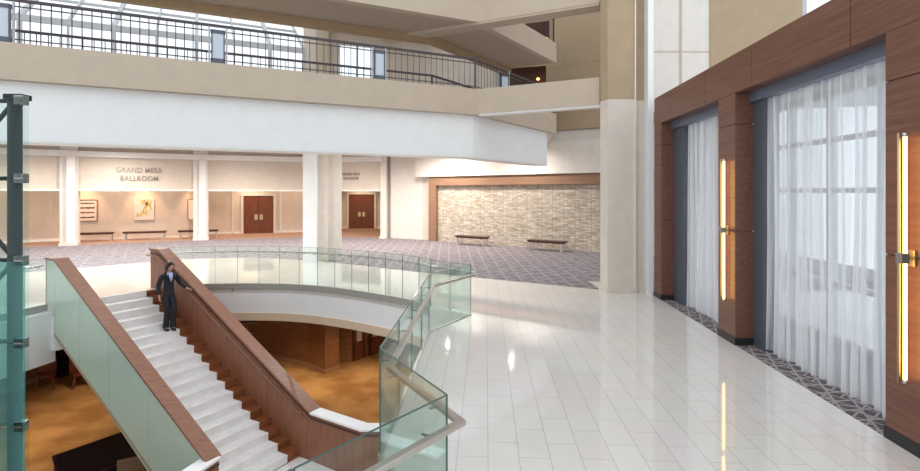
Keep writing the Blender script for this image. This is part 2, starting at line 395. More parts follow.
# carpet line in front of the foyer
bnd = [Vector(p) for p in ((-40, 8.0), (-22, 13.0), (-14.1, 17.1), (-12.8, 18.5), (-11, 20.4), (-8.5, 21.1), (-5.35, 19.9), (-1.67, 17.3), (.31, 16.1), (3.76, 14.0), (3.76, 15.3), (5.0, 15.3))]
def W(t, d, z=0.0):
    return Vector((4.255+.05*t+.99875*d, .99875*t-.05*d, z))
edge_r = [W(15.2, .0).xy, W(-8, .0).xy]
slab2d('floor', 'tile', bnd+edge_r+[Vector((-40, -8))], [hole], -.25, 0, kind='structure')
slab2d('floor', 'carpet', [Vector((-40, 42)), Vector((14, 42)), Vector((14, 15.3))]+bnd[::-1], [], -.25, .004, kind='structure')
slab2d('floor', 'carpet_d', [W(15.2, .0).xy, W(-8, .0).xy, W(-8, 2.05).xy, W(15.2, 2.05).xy], [], -.25, .003, kind='structure')
# structural slab and rounded fascia of the opening
slab2d('ceiling', 'white', [Vector((-40, 42)), Vector((14, 42)), Vector((14, -8)), Vector((-40, -8))], [hole], -1.05, -.26, kind='structure')
hole_o = hole
mb = MB(); band(mb, [p for p in arc_far]+[N1, N2, T2], .0, -.03, -1.06, -.84); S_(mb, 'trim_1', 'peach')

wl_ = [p for p in arc_left]; mb = MB(); band(mb, wl_, -.25, -.0, -1.32, -.15); S_(mb, 'trim_17', 'white')
# lower level
mb = MB(); mb.prism([(-30, -8), (14, -8), (14, 34), (-30, 34)], ZL-.2, ZL); S_(mb, 'floor', 'carpet_g')
a = G(240, 351, ZL).xy; b = G(308, 366, ZL).xy; c = G(325, 374, ZL).xy; d = G(339, 369, ZL).xy; e = G(350, 362, ZL).xy; f = G(400, 345, ZL).xy
left0 = G(84, 366, ZL).xy; left1 = G(20, 386, ZL).xy
def wallrun(line, t, z0, z1, name, mat, **k):
    m_ = MB(); band(m_, line, 0, t, z0, z1); return S_(m_, name, mat, **k)
wallrun([Vector((-26, 12.0)), left1, left0, a, b], .25, ZL, -1.05, 'wall_lower_left', 'lowwood')
wallrun([b+Vector((.2, .35)), e, f, Vector((8, 27))], .25, ZL, -1.05, 'wall_lower_right', 'lowwood')
wallrun([left1, left0, a, b], -.03, ZL, ZL+.16, 'baseboard_lower', 'oak')
t_ = thing('column', 'brown panelled square column on the lower level beneath the rounded opening', 'column', (c.x, c.y, ZL))
cc = [b, c, d, Vector((d.x-.2, d.y+1.0)), Vector((b.x, b.y+.9))]
MB().prism(cc, ZL+.16, -1.05).build('shaft', 'lowwood', t_)
MB().prism([p+(p-sum(cc, Vector((0, 0)))/5)*.05 for p in cc], ZL, ZL+.16).build('base', 'oak', t_)
# lower glazed doors
def door_leaf(name, P, Q, z0, z1, parts, frame, pane):
    pass
ed = (f-e).normalized(); en = Vector((ed.y, -ed.x))
for i, (s0, s1) in enumerate(((.12, .75), (1.0, 2.2))):
    P = e+ed*s0+en*.04; Q = e+ed*s1+en*.04
    m_ = MB(); fw = .16
    for u0, u1, z0, z1 in ((0, fw, ZL, -1.3), (1-fw/(s1-s0), 1, ZL, -1.3)):
        A = P.lerp(Q, u0 if u0 == 0 else u0); B = P+(Q-P).normalized()*fw if u0 == 0 else Q
        m_.prism([A, B, B+en*.05, A+en*.05], z0, z1)
    m_.prism([P, Q, Q+en*.05, P+en*.05], ZL, ZL+.75); m_.prism([P, Q, Q+en*.05, P+en*.05], -1.55, -1.3)
    o = S_(m_, 'door_%d' % (i+3), 'doorwood')
    MB().prism([P, Q, Q+en*.02, P+en*.02], ZL+.75, -1.55).build('pane', 'peach', o)
# lit shelf niche seen under the parapet
t_ = thing('display_shelf', 'wooden wall shelf unit with lit ledges behind the stair on the lower level', 'shelf', (*G(249, 353, ZL).xy, ZL), .25)
sh = G(249, 353, ZL); rr = Matrix.Rotation(.25, 4, 'Z')
MB().box((sh.x, sh.y-.05, ZL+1.3), (1.0, .05, 2.4), .25).build('back_panel', 'lowwood', t_)
for k in range(5): MB().box((sh.x+.03, sh.y-.2, ZL+.5+k*.42), (1.0, .28, .06), .25).build('ledge', 'oak', t_)

# ------------------------------------------------------------------ balconies
A = Vector((-13.5, 8.7)); B = Vector((.54, 15.6)); D = Vector((3.8, 20.5)); C = Vector((3.76, 14.0))
AB = (B-A).normalized(); A = B-AB*16.5
line = [A, B, D]
mb = MB(); band(mb, line, 0, .25, 4.95, 5.72); S_(mb, 'wall_balcony_lower', 'beige')
BC = (C-B).normalized(); nBC = Vector((-BC.y, BC.x))
mb = MB(); mb.prism([B, C, C+nBC*.3, B+nBC*.3], 4.97, 5.72); S_(mb, 'wall_balcony_bridge', 'beige')
mb = MB(); mb.prism([B+nBC*.02, C+nBC*.02, C+nBC*.32, B+nBC*.32], 4.93, 4.97); S_(mb, 'trim_2', 'white')
Z3 = 7.73
mb = MB(); band(mb, line, 0, .25, Z3, Z3+.77); S_(mb, 'wall_balcony_upper', 'beige')
mb = MB(); mb.prism([B, C, C+nBC*.3, B+nBC*.3], Z3, Z3+.77); S_(mb, 'wall_bridge_upper', 'beige')
inner = offs(line, 2.05)
# upper soffit and its beams
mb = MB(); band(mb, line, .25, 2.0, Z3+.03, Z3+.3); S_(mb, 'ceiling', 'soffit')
mb = MB(); band(mb, line, 2.0, 2.3, Z3-.18, Z3+.5); S_(mb, 'trim_3', 'beamtan')
P0 = C; P1 = B-BC*3.6
mb = MB(); mb.prism([C+nBC*.02-BC*.02, P1+nBC*.02, P1+nBC*.55, C+nBC*.55-BC*.02], Z3-.06, Z3+.2); S_(mb, 'trim_4', 'beige')
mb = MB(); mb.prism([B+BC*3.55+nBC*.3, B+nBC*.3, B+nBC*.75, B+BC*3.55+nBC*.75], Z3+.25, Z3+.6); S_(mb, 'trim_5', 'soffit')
Z4 = 11.0
mb = MB(); band(mb, line, 0, .25, Z4, Z4+.77); mb.prism([B, C, C+nBC*.3, B+nBC*.3], Z4, Z4+.77); S_(mb, 'wall_sky_block_top', 'beige')  # unseen level added to block open sky in the floor reflection
mb = MB(); band(mb, line, .25, 2.0, Z4+.03, Z4+.3); S_(mb, 'ceiling', 'soffit')  # soffit of the added sky-blocking level
# level two slab: its underside is the foyer ceiling
GL = [Vector((-24, 12.0)), Vector((-6.27, 20.87))]      # glazing line
gd = (GL[1]-GL[0]).normalized(); gn = Vector((-gd.y, gd.x))
wallS0 = Vector((-2.1, 28.9)); wallS1 = Vector((9.0, 20.75))
ln0 = offs(line, .12)
mb = MB(); mb.prism([ln0[0]+Vector((-8, -4)), ln0[1], ln0[2], Vector((4.15, 24.4)), Vector((-2.1, 28.6)), Vector((-6, 40)), Vector((-36, 40)), Vector((-36, 5))], 4.96, 5.45)
S_(mb, 'ceiling', 'cream')
# white fascia under the balcony
ln2 = offs([A, B, D-(D-B).normalized()*.40], .22)
mb = MB(); band(mb, ln2, 0, .65, 3.70, 4.955); S_(mb, 'wall_fascia', 'white')
mb = MB(); band(mb, ln2, .01, .66, 3.67, 3.70); S_(mb, 'trim_6', 'offwhite')
# stone-wall block
u = (wallS1-wallS0).normalized(); nn = Vector((u.y, -u.x))
FS0 = onwall(432, 240, wallS0, wallS1).xy
mb = MB(); mb.prism([wallS0, wallS1, wallS1-nn*.6, wallS0-nn*.6], 0, 3.48); S_(mb, 'wall_stone_block', 'cream')
mb = MB(); mb.prism([wallS0+nn*.02, wallS1+nn*.02, wallS1-nn*.6, wallS0-nn*.6], 5.46, 16); S_(mb, 'wall_upper', 'tan')
mb = MB(); mb.prism([wallS0+nn*.42-u*.15, wallS1+nn*.42, wallS1-nn*.02, wallS0-nn*.02-u*.15], 3.48, 5.46 - .51); S_(mb, 'wall_header', 'cream_l')
mb = MB(); mb.prism([Vector((3.9, 24.7)), wallS1+nn*.06, wallS1-nn*.3, Vector((3.9, 24.4))], 4.9, 5.46); S_(mb, 'wall_header_back', 'cream_l')
for z in (8.4,): mb = MB(); mb.prism([wallS0+nn*.025, wallS1+nn*.025, wallS1, wallS0], z, z+.03); S_(mb, 'trim_7', 'beamtan')
# frame + stone field
e0 = FS0; fdist = 11.0
t_ = thing('stone_feature_wall', 'pale stacked stone wall panel in a brown wooden frame behind two benches', 'wall panel', (e0.x, e0.y, 0), math.atan2(u.y, u.x))
Q_ = e0+u*fdist
MB().prism([e0+nn*.02, e0+u*.5+nn*.02, e0+u*.5+nn*.3, e0+nn*.3], 0, 3.46).build('frame_post', 'oak', t_)
MB().prism([e0+u*.5+nn*.02, Q_+nn*.02, Q_+nn*.3, e0+u*.5+nn*.3], 3.0, 3.46).build('frame_top', 'oak', t_)
MB().prism([e0+u*.5+nn*.01, Q_+nn*.01, Q_+nn*.08, e0+u*.5+nn*.08], 0, 3.0).build('stone_field', 'stone', t_)
# cream wall left of the stone block
X0 = G(391, 238.2).xy
wallrun([G(381, 237.8).xy+Vector((0, .9)), X0, wallS0, wallS0+Vector((.3, -.15))], .3, 0, 4.96, 'wall_foyer_right', 'cream_l')

# ------------------------------------------------------------------ ballroom facade
FC = [Vector((-30, 17.0)), G(-18, 251).xy, G(69.5, 245.3).xy, G(201, 240).xy, Vector((-8.2, 31.0)), G(384, 238.3).xy]
FC[1] = FC[2]+Vector((-4.9, -3.6))
mb = MB(); band(mb, FC, .05, .35, 2.78, 4.96); S_(mb, 'wall_bulkhead', 'cream_b')
mb = MB(); band(mb, FC, -.25, .05, 4.42, 4.70); S_(mb, 'trim_8', 'offwhite')
mb = MB(); band(mb, FC, -.12, .36, 2.70, 2.79); S_(mb, 'trim_9', 'offwhite')
back = [Vector((-30.5, 19.5)), FC[1]+Vector((-1.6, 2.0)), Vector((-21.9, 27.9)), Vector((-15.9, 30.5)), Vector((-15.9, 32.5)), G(215, 234.4).xy, G(326, 231.6).xy, G(326, 231.6).xy+Vector((0, .8)), Vector((-8.9, 38.0)), Vector((-4.2, 38.0)), Vector((-3.6, 30.3))]
mb = MB(); band(mb, back, 0, .25, 0, 4.96); S_(mb, 'wall_foyer_back', 'cream_b')
mb = MB(); band(mb, back, -.03, 0, 0, .14); S_(mb, 'baseboard_back', 'offwhite')
# brown carpet strip inside the recesses
slab2d('floor', 'carpet_b', [p+Vector((0, -.02)) for p in FC[1:]]+[p for p in back[::-1][1:-1]], [], -.2, .008, kind='structure')
# facade columns
def fcol(p, wdt, rz, label, steps=True):
    t = thing('column', label, 'column', (p.x, p.y, 0), rz, 'cream columns along the ballroom foyer')
    c_, s_ = math.cos(rz), math.sin(rz)
    def loc(x, y): return (p.x+x*c_-y*s_, p.y+x*s_+y*c_)
    MB().prism([loc(*q) for q in ((-wdt/2, -.15), (wdt/2, -.15), (wdt/2, .5), (-wdt/2, .5))], 0, 4.96).build('shaft', 'cream_l', t)
    if steps:
        MB().prism([loc(*q) for q in ((-wdt*.1, -.32), (wdt*.36, -.32), (wdt*.36, -.1), (-wdt*.1, -.1))], 0, 4.40).build('pilaster', 'offwhite', t)
    MB().prism([loc(*q) for q in ((-wdt/2-.02, -.36), (wdt/2+.02, -.36), (wdt/2+.02, .52), (-wdt/2-.02, .52))], 0, .14).build('plinth', 'cream_l', t)
fcol(FC[2], .74, .5, 'cream foyer column left of the striped print on the foyer wall')
fcol(FC[3], .74, .4, 'cream foyer column right of the large wall lettering')
fcol(FC[5], .34, -.1, 'slim cream foyer column right of the smaller pair of wooden doors', False)
fcol(FC[1], .74, .6, 'cream foyer column behind the glass lift shaft at the far left')
# big free-standing column under the balcony
bc = [G(304, 262).xy, G(341, 262).xy]
t_ = thing('column', 'wide white stepped column rising behind the curved glass railing', 'column', (*((bc[0]+bc[1])/2), 0))
x0, y0 = G(304, 261).xy; x1 = G(341, 261).x
MB().prism([(x0, y0-.15), (x0+.52, y0-.15), (x0+.52, y0+1.1), (x0, y0+1.1)], 0, 4.96).build('front_shaft', 'white', t_)
MB().prism([(x0+.52, y0), (x1-.50, y0), (x1-.5, y0+1.1), (x0+.52, y0+1.1)], 0, 4.96).build('middle_shaft', 'cream', t_)
MB().prism([(x1-.5, y0+.12), (x1, y0+.12), (x1-.27, y0+1.1), (x1-.5, y0+1.1)], 0, 4.96).build('side_shaft', 'cream', t_)

# doors
def double_door(n, P, Q, z1, label_frame='cream'):
    P, Q = Vector(P), Vector(Q); d_ = (Q-P).normalized(); n_ = Vector((d_.y, -d_.x)); wd = (Q-P).length
    fr = MB()
    for a0, a1, z0, zz in ((-.14, 0, 0, z1+.14), (wd, wd+.14, 0, z1+.14), (0, wd, z1, z1+.14)):
        p = P+d_*a0; q = P+d_*a1; fr.prism([p, q, q+n_*.12, p+n_*.12], z0, zz)
    o = S_(fr, 'door_%d' % n, 'cream_l')
    for k in (0, 1):
        p = P+d_*(wd/2*k+.008); q = P+d_*(wd/2*(k+1)-.008)
        lf = MB().prism([p+n_*.02, q+n_*.02, q+n_*.07, p+n_*.07], .02, z1-.01).build('door_leaf', 'doorwood', o)
        hx = P+d_*(wd/2+(-.15 if k == 0 else .15))
        MB().box((hx.x+n_.x*.085, hx.y+n_.y*.085, 1.05), (.20, .03, .34), math.atan2(d_.y, d_.x)).build('push_plate', 'brass', lf)
bd0, bd1 = back[5], back[6]
double_door(1, onwall(243.5, 232, bd0, bd1, .01).xy, onwall(273.5, 232, bd0, bd1, .01).xy, 2.42)
double_door(2, onwall(349, 229, back[8], back[9], .01).xy, onwall(374.5, 229, back[8], back[9], .01).xy, 2.5)
for px in (233, 281): 
    p = onwall(px, 232, bd0, bd1); mb = MB(); mb.box((p.x, p.y-.03, 1.5), (.12, .1, 2.9), .28); S_(mb, 'trim_10', 'cream_l')
# plain service door far left
P = back[1].lerp(back[2], .12); Q = back[1].lerp(back[2], .42); d_ = (Q-P).normalized(); n_ = Vector((d_.y, -d_.x))
mb = MB(); mb.prism([P+n_*.01, Q+n_*.01, Q+n_*.07, P+n_*.07], 0, 2.4); o = S_(mb, 'door_5', 'doorwood')
MB().box((Q.x+n_.x*.1-.12, Q.y+n_.y*.1-.09, 1.05), (.05, .05, .3), .6).build('door_handle', 'brass', o)
spot('door_light', (-13.2, 32.3, 3.9), (-13.4, 33.3, 1.5), 130, (1, .75, .5), 80)  # spots added to brighten the recessed doors
spot('door_light', (-7.2, 36.3, 3.9), (-7.2, 37.6, 1.5), 160, (1, .75, .5), 80)  # second added fill, for the deeper door recess
# sign lettering
def lettering(txts, ctr, size, ang, label):
    p = Vector(ctr); t = thing('wall_sign', label, 'sign', p, ang)
    for k, s in enumerate(txts):
        cu = bpy.data.curves.new('t', 'FONT'); cu.body = s; cu.size = size; cu.align_x = 'CENTER'; cu.align_y = 'CENTER'; cu.extrude = .02; cu.space_character = 1.12
        cu.offset = size*.004
        o = bpy.data.objects.new('t', cu); COL.objects.link(o); dg = bpy.context.evaluated_depsgraph_get()
        me = bpy.data.meshes.new_from_object(o.evaluated_get(dg)); bpy.data.objects.remove(o)
        me.transform(Matrix.Translation((0, 0, size*(.58-k*1.16))) @ Matrix.Diagonal((.82, 1, 1, 1)) @ Matrix.Rotation(PI/2, 4, 'X'))
        me.materials.clear(); me.materials.append(M['letters'])
        bm = bmesh.new(); bm.from_mesh(me); bmesh.ops.remove_doubles(bm, verts=bm.verts, dist=1e-5); seen = set()
        for v0 in bm.verts:
            if v0 in seen: continue
            comp = [v0]; seen.add(v0)
            for v in comp:
                for e_ in v.link_edges:
                    q = e_.other_vert(v)
                    if q not in seen: seen.add(q); comp.append(q)
            ix = {v: i for i, v in enumerate(comp)}; cs = set(comp)
            m_ = MB(); m_.v = [XF[t.name] @ v.co for v in comp]; m_.f = [tuple(ix[v] for v in f.verts) for f in bm.faces if f.verts[0] in cs]
            m_.build('letter', 'letters', t)
        bm.free()
fd = (FC[3]-FC[2]).normalized(); p = onwall(139.5, 174.5, FC[2], FC[3], -.02)
lettering(['GRAND MESA', 'BALLROOM'], p, .37, math.atan2(fd.y, fd.x), 'large two-line metal lettering reading GRAND MESA BALLROOM on the foyer bulkhead')
fd = (FC[5]-FC[4]).normalized(); p = onwall(351, 176.3, FC[4], FC[5], -.02)
lettering(['GRAND MESA', 'BALLROOM'], p, .21, math.atan2(fd.y, fd.x), 'small faint two-line lettering on the bulkhead above the right wooden doors')
# framed prints
def art(px0, px1, py0, py1, kind, label):
    P, Q = back[2], back[3]; a_ = onwall(px0, py1, P, Q, .05); b_ = onwall(px1, py0, P, Q, .05)
    ang = math.atan2((Q-P).y, (Q-P).x); mid = (a_+b_)/2; wd = (b_.xy-a_.xy).length; ht = b_.z-a_.z
    t = thing('framed_print', label, 'picture', (mid.x, mid.y, a_.z), ang, 'framed prints on the foyer wall')
    X = Matrix.Translation((mid.x, mid.y, a_.z)) @ Matrix.Rotation(ang, 4, 'Z')
    def bx(m, x0, x1, y0, y1, z0, z1): return m.add([X @ Vector(v) for v in ((x0, y0, z0), (x1, y0, z0), (x1, y1, z0), (x0, y1, z0), (x0, y0, z1), (x1, y0, z1), (x1, y1, z1), (x0, y1, z1))], [(3, 2, 1, 0), (4, 5, 6, 7), (0, 1, 5, 4), (1, 2, 6, 5), (2, 3, 7, 6), (3, 0, 4, 7)])
    m_ = MB()
    for r in ((-wd/2, wd/2, 0, .04), (-wd/2, wd/2, ht-.04, ht), (-wd/2, -wd/2+.04, .04, ht-.04), (wd/2-.04, wd/2, .04, ht-.04)): bx(m_, r[0], r[1], -.02, .045, r[2], r[3])
    m_.build('frame', 'oak' if kind != 2 else 'cream_l', t)
    m_ = MB(); bx(m_, -wd/2+.04, wd/2-.04, 0, .04, .04, ht-.04); pp = m_.build('print', 'artpaper', t)
    m_ = MB(); rnd = random.Random(kind)
    if kind == 1:
        for z in (.18, .40, .62, .83):
            m_ = MB()
            for k in range(9):
                x = -wd*.33+wd*.66*k/8; bx(m_, x-wd*.045, x+wd*.045, -.006, .001, ht*z-(.02+.03*rnd.random()), ht*z+(.02+.03*rnd.random()))
            m_.build('motif', 'ink', pp)
    elif kind == 2:
        for k in range(22):
            x = rnd.uniform(-.36, .36)*wd; z = rnd.uniform(.18, .85)*ht; bx(m_, x-.02, x+.05, -.006-.0003*k, .001, z-.05, z+.12)
        m_.build('drawing', 'olive', pp)
        m_ = MB(); bx(m_, .05*wd, .2*wd, -.014, 0, ht*.7, ht*.85); m_.build('motif', 'ink', pp)
    else:
        bx(m_, -.2*wd, .2*wd, -.006, .001, ht*.16, ht*.2); m_.build('drawing', 'ink', pp)
    spot('print_wash_fill', (mid.x-.25*0+.3, mid.y-1.0, 3.6), (mid.x, mid.y, mid.z-.35), 170, (1, .60, .34), 70)  # added spot washing the print with light, no fixture behind it
art(75, 97.5, 199.5, 221.5, 1, 'pink framed print with four dark horizontal motifs beside the foyer column')
art(134, 154, 199, 220, 2, 'framed print with olive and dark figures above the middle bench')
art(187.5, 208, 199, 220, 3, 'pale framed print partly hidden behind the right foyer column')
# benches
def make_bench(label, wd, legs='nickel'):
    t = thing('bench', label, 'bench', (0, 0, 0), 0, 'backless wooden benches in the foyer')
    MB().box((0, 0, .43), (wd, .46, .07)).build('seat', 'darkwood', t, bevel=.008)
    MB().box((0, 0, .375), (wd-.1, .40, .04)).build('apron', 'darkwood', t)
    for sx in (-1, 1):
        for sy in (-1, 1):
            MB().box((sx*(wd/2-.12), sy*.15, .178), (.10, .07, .356)).build('leg', legs, t)
    return t
b0 = make_bench('backless dark bench below the striped print beside the left foyer column', 2.1)
ang = math.atan2(.415, .91)
def place(o, px, py, rz):
    p = G(px, py); o.location = (p.x, p.y, .0); o.rotation_euler = (0, 0, rz)
def bench_at(o, px, P, Q, off):
    p = onwall(px, 240, P, Q, off); o.location = (p.x, p.y, .008 if P is back[2] else .004); d_ = Vector(Q)-Vector(P); o.rotation_euler = (0, 0, math.atan2(d_.y, d_.x))
bench_at(b0, 91, back[2], back[3], .75)
o = dup(b0, (0, 0, 0), 0, 'backless dark bench below the olive figure print'); bench_at(o, 145, back[2], back[3], .75)
o = dup(b0, (0, 0, 0), 0, 'backless dark bench partly hidden behind the right foyer column'); bench_at(o, 198.5, back[2], back[3], .75)
b1 = make_bench('left of the two dark benches before the stone wall', 1.8); b1['group'] = 'benches before the stone wall'; bench_at(b1, 472, wallS0, wallS1, .85)
o = dup(b1, (0, 0, 0), 0, 'right of the two dark benches before the stone wall'); bench_at(o, 547, wallS0, wallS1, .85)

# ------------------------------------------------------------------ big corner column beside the portal
t_ = thing('column', 'tall beige corner column between the balcony and the wooden portal', 'column', (4.3, 14.1, 0))
pl = [(3.83, 13.5), (4.555, 13.5), (4.555, 13.66), (4.83, 13.66), (4.83, 15.2), (4.12, 15.2), (3.735, 13.85)]
MB().prism(pl, 0, 5.03).build('lower_shaft', 'cream', t_)
MB().prism([(x-.0, y) for x, y in pl], 5.03, 16).build('upper_shaft', 'tan', t_)
MB().prism([(3.81, 13.47), (4.58, 13.47), (4.58, 13.5), (3.83, 13.5), (3.72, 13.85), (3.70, 13.85)], 0, .18).build('base', 'cream', t_)
MB().prism([(4.53, 13.46), (4.56, 13.46), (4.56, 13.5), (4.53, 13.5)], .18, 16).build('corner_bead', 'cream_l', t_)
MB().prism([(4.83, 13.35), (4.97, 13.35), (4.97, 15.2), (4.83, 15.2)], 0, 16).build('white_pilaster', 'white', t_, label='narrow white pilaster strip')

# ------------------------------------------------------------------ right: portal wall with curtained openings
def wbox(mb, t0, t1, d0, d1, z0, z1): return mb.prism([W(t0, d0).xy, W(t1, d0).xy, W(t1, d1).xy, W(t0, d1).xy], z0, z1)
PORT = 4.98; LIN = 4.31
pil = [(12.64, 13.17), (8.89, 9.54), (3.95, 5.545), (-.5, .6)]
ops = [(9.54, 12.64), (5.545, 8.89), (.6, 3.95)]
g_ = .006
k = 11
mb = MB()
for t0, t1 in pil:
    for z0, z1 in ((.12, 1.95), (1.95, 3.78), (3.78, LIN)):
        wbox(mb, t0, t1, 0, .30, z0+g_, z1-g_)
cuts = [-.5, 1.5, 3.9, 6.08, 8.35, 10.1, 12.0, 13.17]
for a_, b_ in zip(cuts, cuts[1:]): wbox(mb, a_+g_, b_-g_, 0, .30, LIN, PORT)
S_(mb, 'wall_right', 'walnut')
mb = MB()
for t0, t1 in pil: wbox(mb, t0+.004, t1-.004, .015, .29, .12, LIN)
wbox(mb, -.5, 13.16, .015, .29, LIN+.012, PORT-.01); S_(mb, 'wall_right_core', 'black')
mb = MB()
for t0, t1 in pil: wbox(mb, t0-.012, t1+.012, -.012, .30, 0, .125)
S_(mb, 'baseboard_right', 'black')
# steel jambs, headers
mb = MB()
for i, (t0, t1) in enumerate(ops):
    wbox(mb, t1-(.60 if i == 0 else .33), t1, .30, .55, 0, LIN); wbox(mb, t0, t0+.15, .42, .55, 0, LIN)
S_(mb, 'trim_11', 'slate')
mb = MB()
for t0, t1 in ops: wbox(mb, t0-.02, t1+.0, .22, .34, LIN-.17, LIN)
S_(mb, 'trim_12', 'slate_l')
# lounge behind: roof, outer glazing
mb = MB(); wbox(mb, -.5, 13.16, .31, 2.0, LIN+.1, PORT-.02); S_(mb, 'ceiling_lounge', 'cream')
mb = MB(); wbox(mb, 13.0, 13.16, .60, 2.0, 0, LIN+.1); S_(mb, 'wall_lounge', 'cream')
mb = MB()
for k in range(12): wbox(mb, -.4+k*1.22, -.32+k*1.22, 1.85, 2.0, 0, LIN+.1)
for z in (0, .95, 2.6, 3.5, 4.3): wbox(mb, -.5, 13.1, 1.87, 1.98, z, z+.09)
o = S_(mb, 'window_1', 'mullion_w')
m_ = MB(); wbox(m_, -.5, 13.1, 1.92, 1.93, 0, LIN+.1); m_.build('pane', 'glass_c', o)
# building across the street
bb = W(20, 30)
t_ = thing('office_building', 'pale office building with window rows outside, seen through the sheer curtains', 'building', (bb.x, bb.y, -1), -WALLANG)
m_ = MB(); wbox(m_, 4, 36, 30, 36, -3, 12); m_.build('facade', 'bldg', t_)
for r in range(8):
    for c_ in range(12): m_ = MB(); wbox(m_, 5+c_*2.6, 6.7+c_*2.6, 29.96, 30.1, -2+r*1.75, -.9+r*1.75); m_.build('window', 'bldgwin', t_)
# curtains
def curtain(t0, t1, lab, seed):
    rnd = random.Random(seed); n = int((t1-t0)/.0125); zs = [.03, .3, 1.0, 2.0, 3.0, 3.9, 4.05, LIN-.16]
    a1, a2, a3 = rnd.random()*6, rnd.random()*6, rnd.random()*6
    vs, fs = [], []
    for j, z in enumerate(zs):
        am = .035+.035*(1-z/4.2)
        for i in range(n+1):
            t = t0+(t1-t0)*i/n
            ph = 2*PI*t/.19+1.3*math.sin(t*2.3+a1)+.8*math.sin(t*5.1+a2)
            d = .40+am*math.sin(ph)+.02*math.sin(ph*.37+a3+z*.4)+.012*math.sin(t*60)*(z/4.2)
            vs.append(W(t+.02*math.sin(z*1.3+t*4), d, z+(.012*math.sin(t*9+a3) if j == 0 else 0)))
    for j in range(len(zs)-1):
        for i in range(n): fs.append((j*(n+1)+i, j*(n+1)+i+1, (j+1)*(n+1)+i+1, (j+1)*(n+1)+i))
    c0 = W((t0+t1)/2, .44); t = thing('curtain', lab, 'curtain', c0, -WALLANG, 'sheer white curtains in the portal openings')
    MB().add(vs, fs).build('cloth', 'sheer', t, smooth=True)
    m_ = MB(); wbox(m_, t0, t1, .36, .52, LIN-.16, LIN-.02); m_.build('track', 'slate_l', t)
curtain(9.60, 12.10, 'narrow sheer white curtain in the far opening of the wooden portal', 1)
curtain(5.36, 8.62, 'wide sheer white curtain filling the nearer opening of the wooden portal', 2)
# wall sconces
def sconce(tc, lab):
    t = thing('wall_sconce', lab, 'wall lamp', W(tc, -.001, .70), -WALLANG, 'tall brass wall sconces on the wooden pillars')
    m_ = MB(); wbox(m_, tc-.045, tc+.045, -.02, -.002, 1.87, 2.03); m_.build('wall_plate', 'brass', t)
    m_ = MB(); m_.bar(W(tc, -.02, 1.95), W(tc, -.10, 1.95), .04, .04); m_.build('bracket', 'brass', t)
    m_ = MB(); m_.box(W(tc, -.10, 1.95), (.07, .085, .10), -WALLANG); m_.build('clamp', 'patch', t)
    p = W(tc, -.075); m_ = MB(); m_.tube([(p.x, p.y, .74), (p.x, p.y, 3.16)], .0175, 12); m_.build('lamp_tube', 'tube', t, True)
    p2 = W(tc+.03, -.112); m_ = MB(); m_.tube([(p2.x, p2.y, .70), (p2.x, p2.y, 3.2)], .015, 10); m_.build('rod', 'brass', t, True)
    for z in (.72, 3.18): m_ = MB(); m_.tube([(p.x, p.y, z-.02), (p.x, p.y, z+.02)], .025, 12); m_.build('end_cap', 'nickel', t, True)
sconce(9.15, 'tall glowing brass sconce on the pillar between the two curtains')
sconce(5.19, 'tall glowing brass sconce on the nearest wooden pillar at the right edge')

# upper walls above the portal
mb = MB(); mb.prism([(4.98, 15.0), (7.2, 15.0), (7.2, 15.2), (4.98, 15.2)], 4.96, 16); S_(mb, 'wall_upper_cream', 'cream_l')
mb = MB(); mb.prism([(5.0, 14.985), (7.2, 14.985), (7.2, 15), (5.0, 15)], 6.66, 6.69); mb.prism([(6.34, 14.97), (6.39, 14.97), (6.39, 15), (6.34, 15)], 4.98, 16); S_(mb, 'trim_13', 'beige')
bw = [(7.2, 15.2), (7.2, 14.95), (9.42, 14.3), (9.42, 14.6)]
mb = MB(); mb.prism(bw, 4.96, 16); S_(mb, 'wall_upper_brown', 'tan')
wu = MB(); wu.prism([(9.42, 14.3), (9.52, 14.27), (9.52, 14.5), (9.42, 14.6)], 4.96, 16)
for z in (7.3, 8.4, 9.5): wu.prism([(9.5, 14.3), (16, 12.4), (16, 12.5), (9.5, 14.4)], z, z+.08)
wu.prism([(9.5, 14.3), (16, 12.4), (16, 12.7), (9.5, 14.6)], 4.96, 7.3)
o = S_(wu, 'window_2', 'mullion'); MB().prism([(9.5, 14.35), (16, 12.45), (16, 12.46), (9.5, 14.36)], 7.38, 12).build('pane', 'glass_c', o)

# ------------------------------------------------------------------ level two rear: skylight glazing and walls
Kz = 8.35
def gp(q, z, off=0.0): p = GL[1]-gd*q+gn*off; return Vector((p.x, p.y, z))
fr = MB(); fr2 = MB()
N = 14
for i in range(N+1):
    q = i*1.28; big = i % 2 == 1
    wd = .13 if big else .06
    fr.bar(gp(q, 5.4), gp(q, Kz), wd, .12, up=Vector((gn.x, gn.y, 0)))
    fr.bar(gp(q, Kz), gp(q, Kz+5.4, 8.6), wd, .14, up=Vector((0, 0, 1)))
fr.bar(gp(0, Kz-.05), gp(N*1.28, Kz-.05), .14, .2)
for k_, (z, ht) in enumerate(((6.9, .05),)): fr.bar(gp(0, z), gp(N*1.28, z), .06, ht)
for k_ in range(1, 5): fr.bar(gp(0, Kz+1.28*k_, 2.03*k_), gp(N*1.28, Kz+1.28*k_, 2.03*k_), .09, .08)
o = S_(fr, 'window_3', 'mullion')
MB().add([gp(0, 5.4, .06), gp(N*1.28, 5.4, .06), gp(N*1.28, Kz, .06), gp(0, Kz, .06)], [(0, 1, 2, 3)]).add([gp(0, Kz, .05), gp(N*1.28, Kz, .05), gp(N*1.28, Kz+5.4, 8.65), gp(0, Kz+5.4, 8.65)], [(0, 1, 2, 3)]).build('pane', 'glass_c', o)
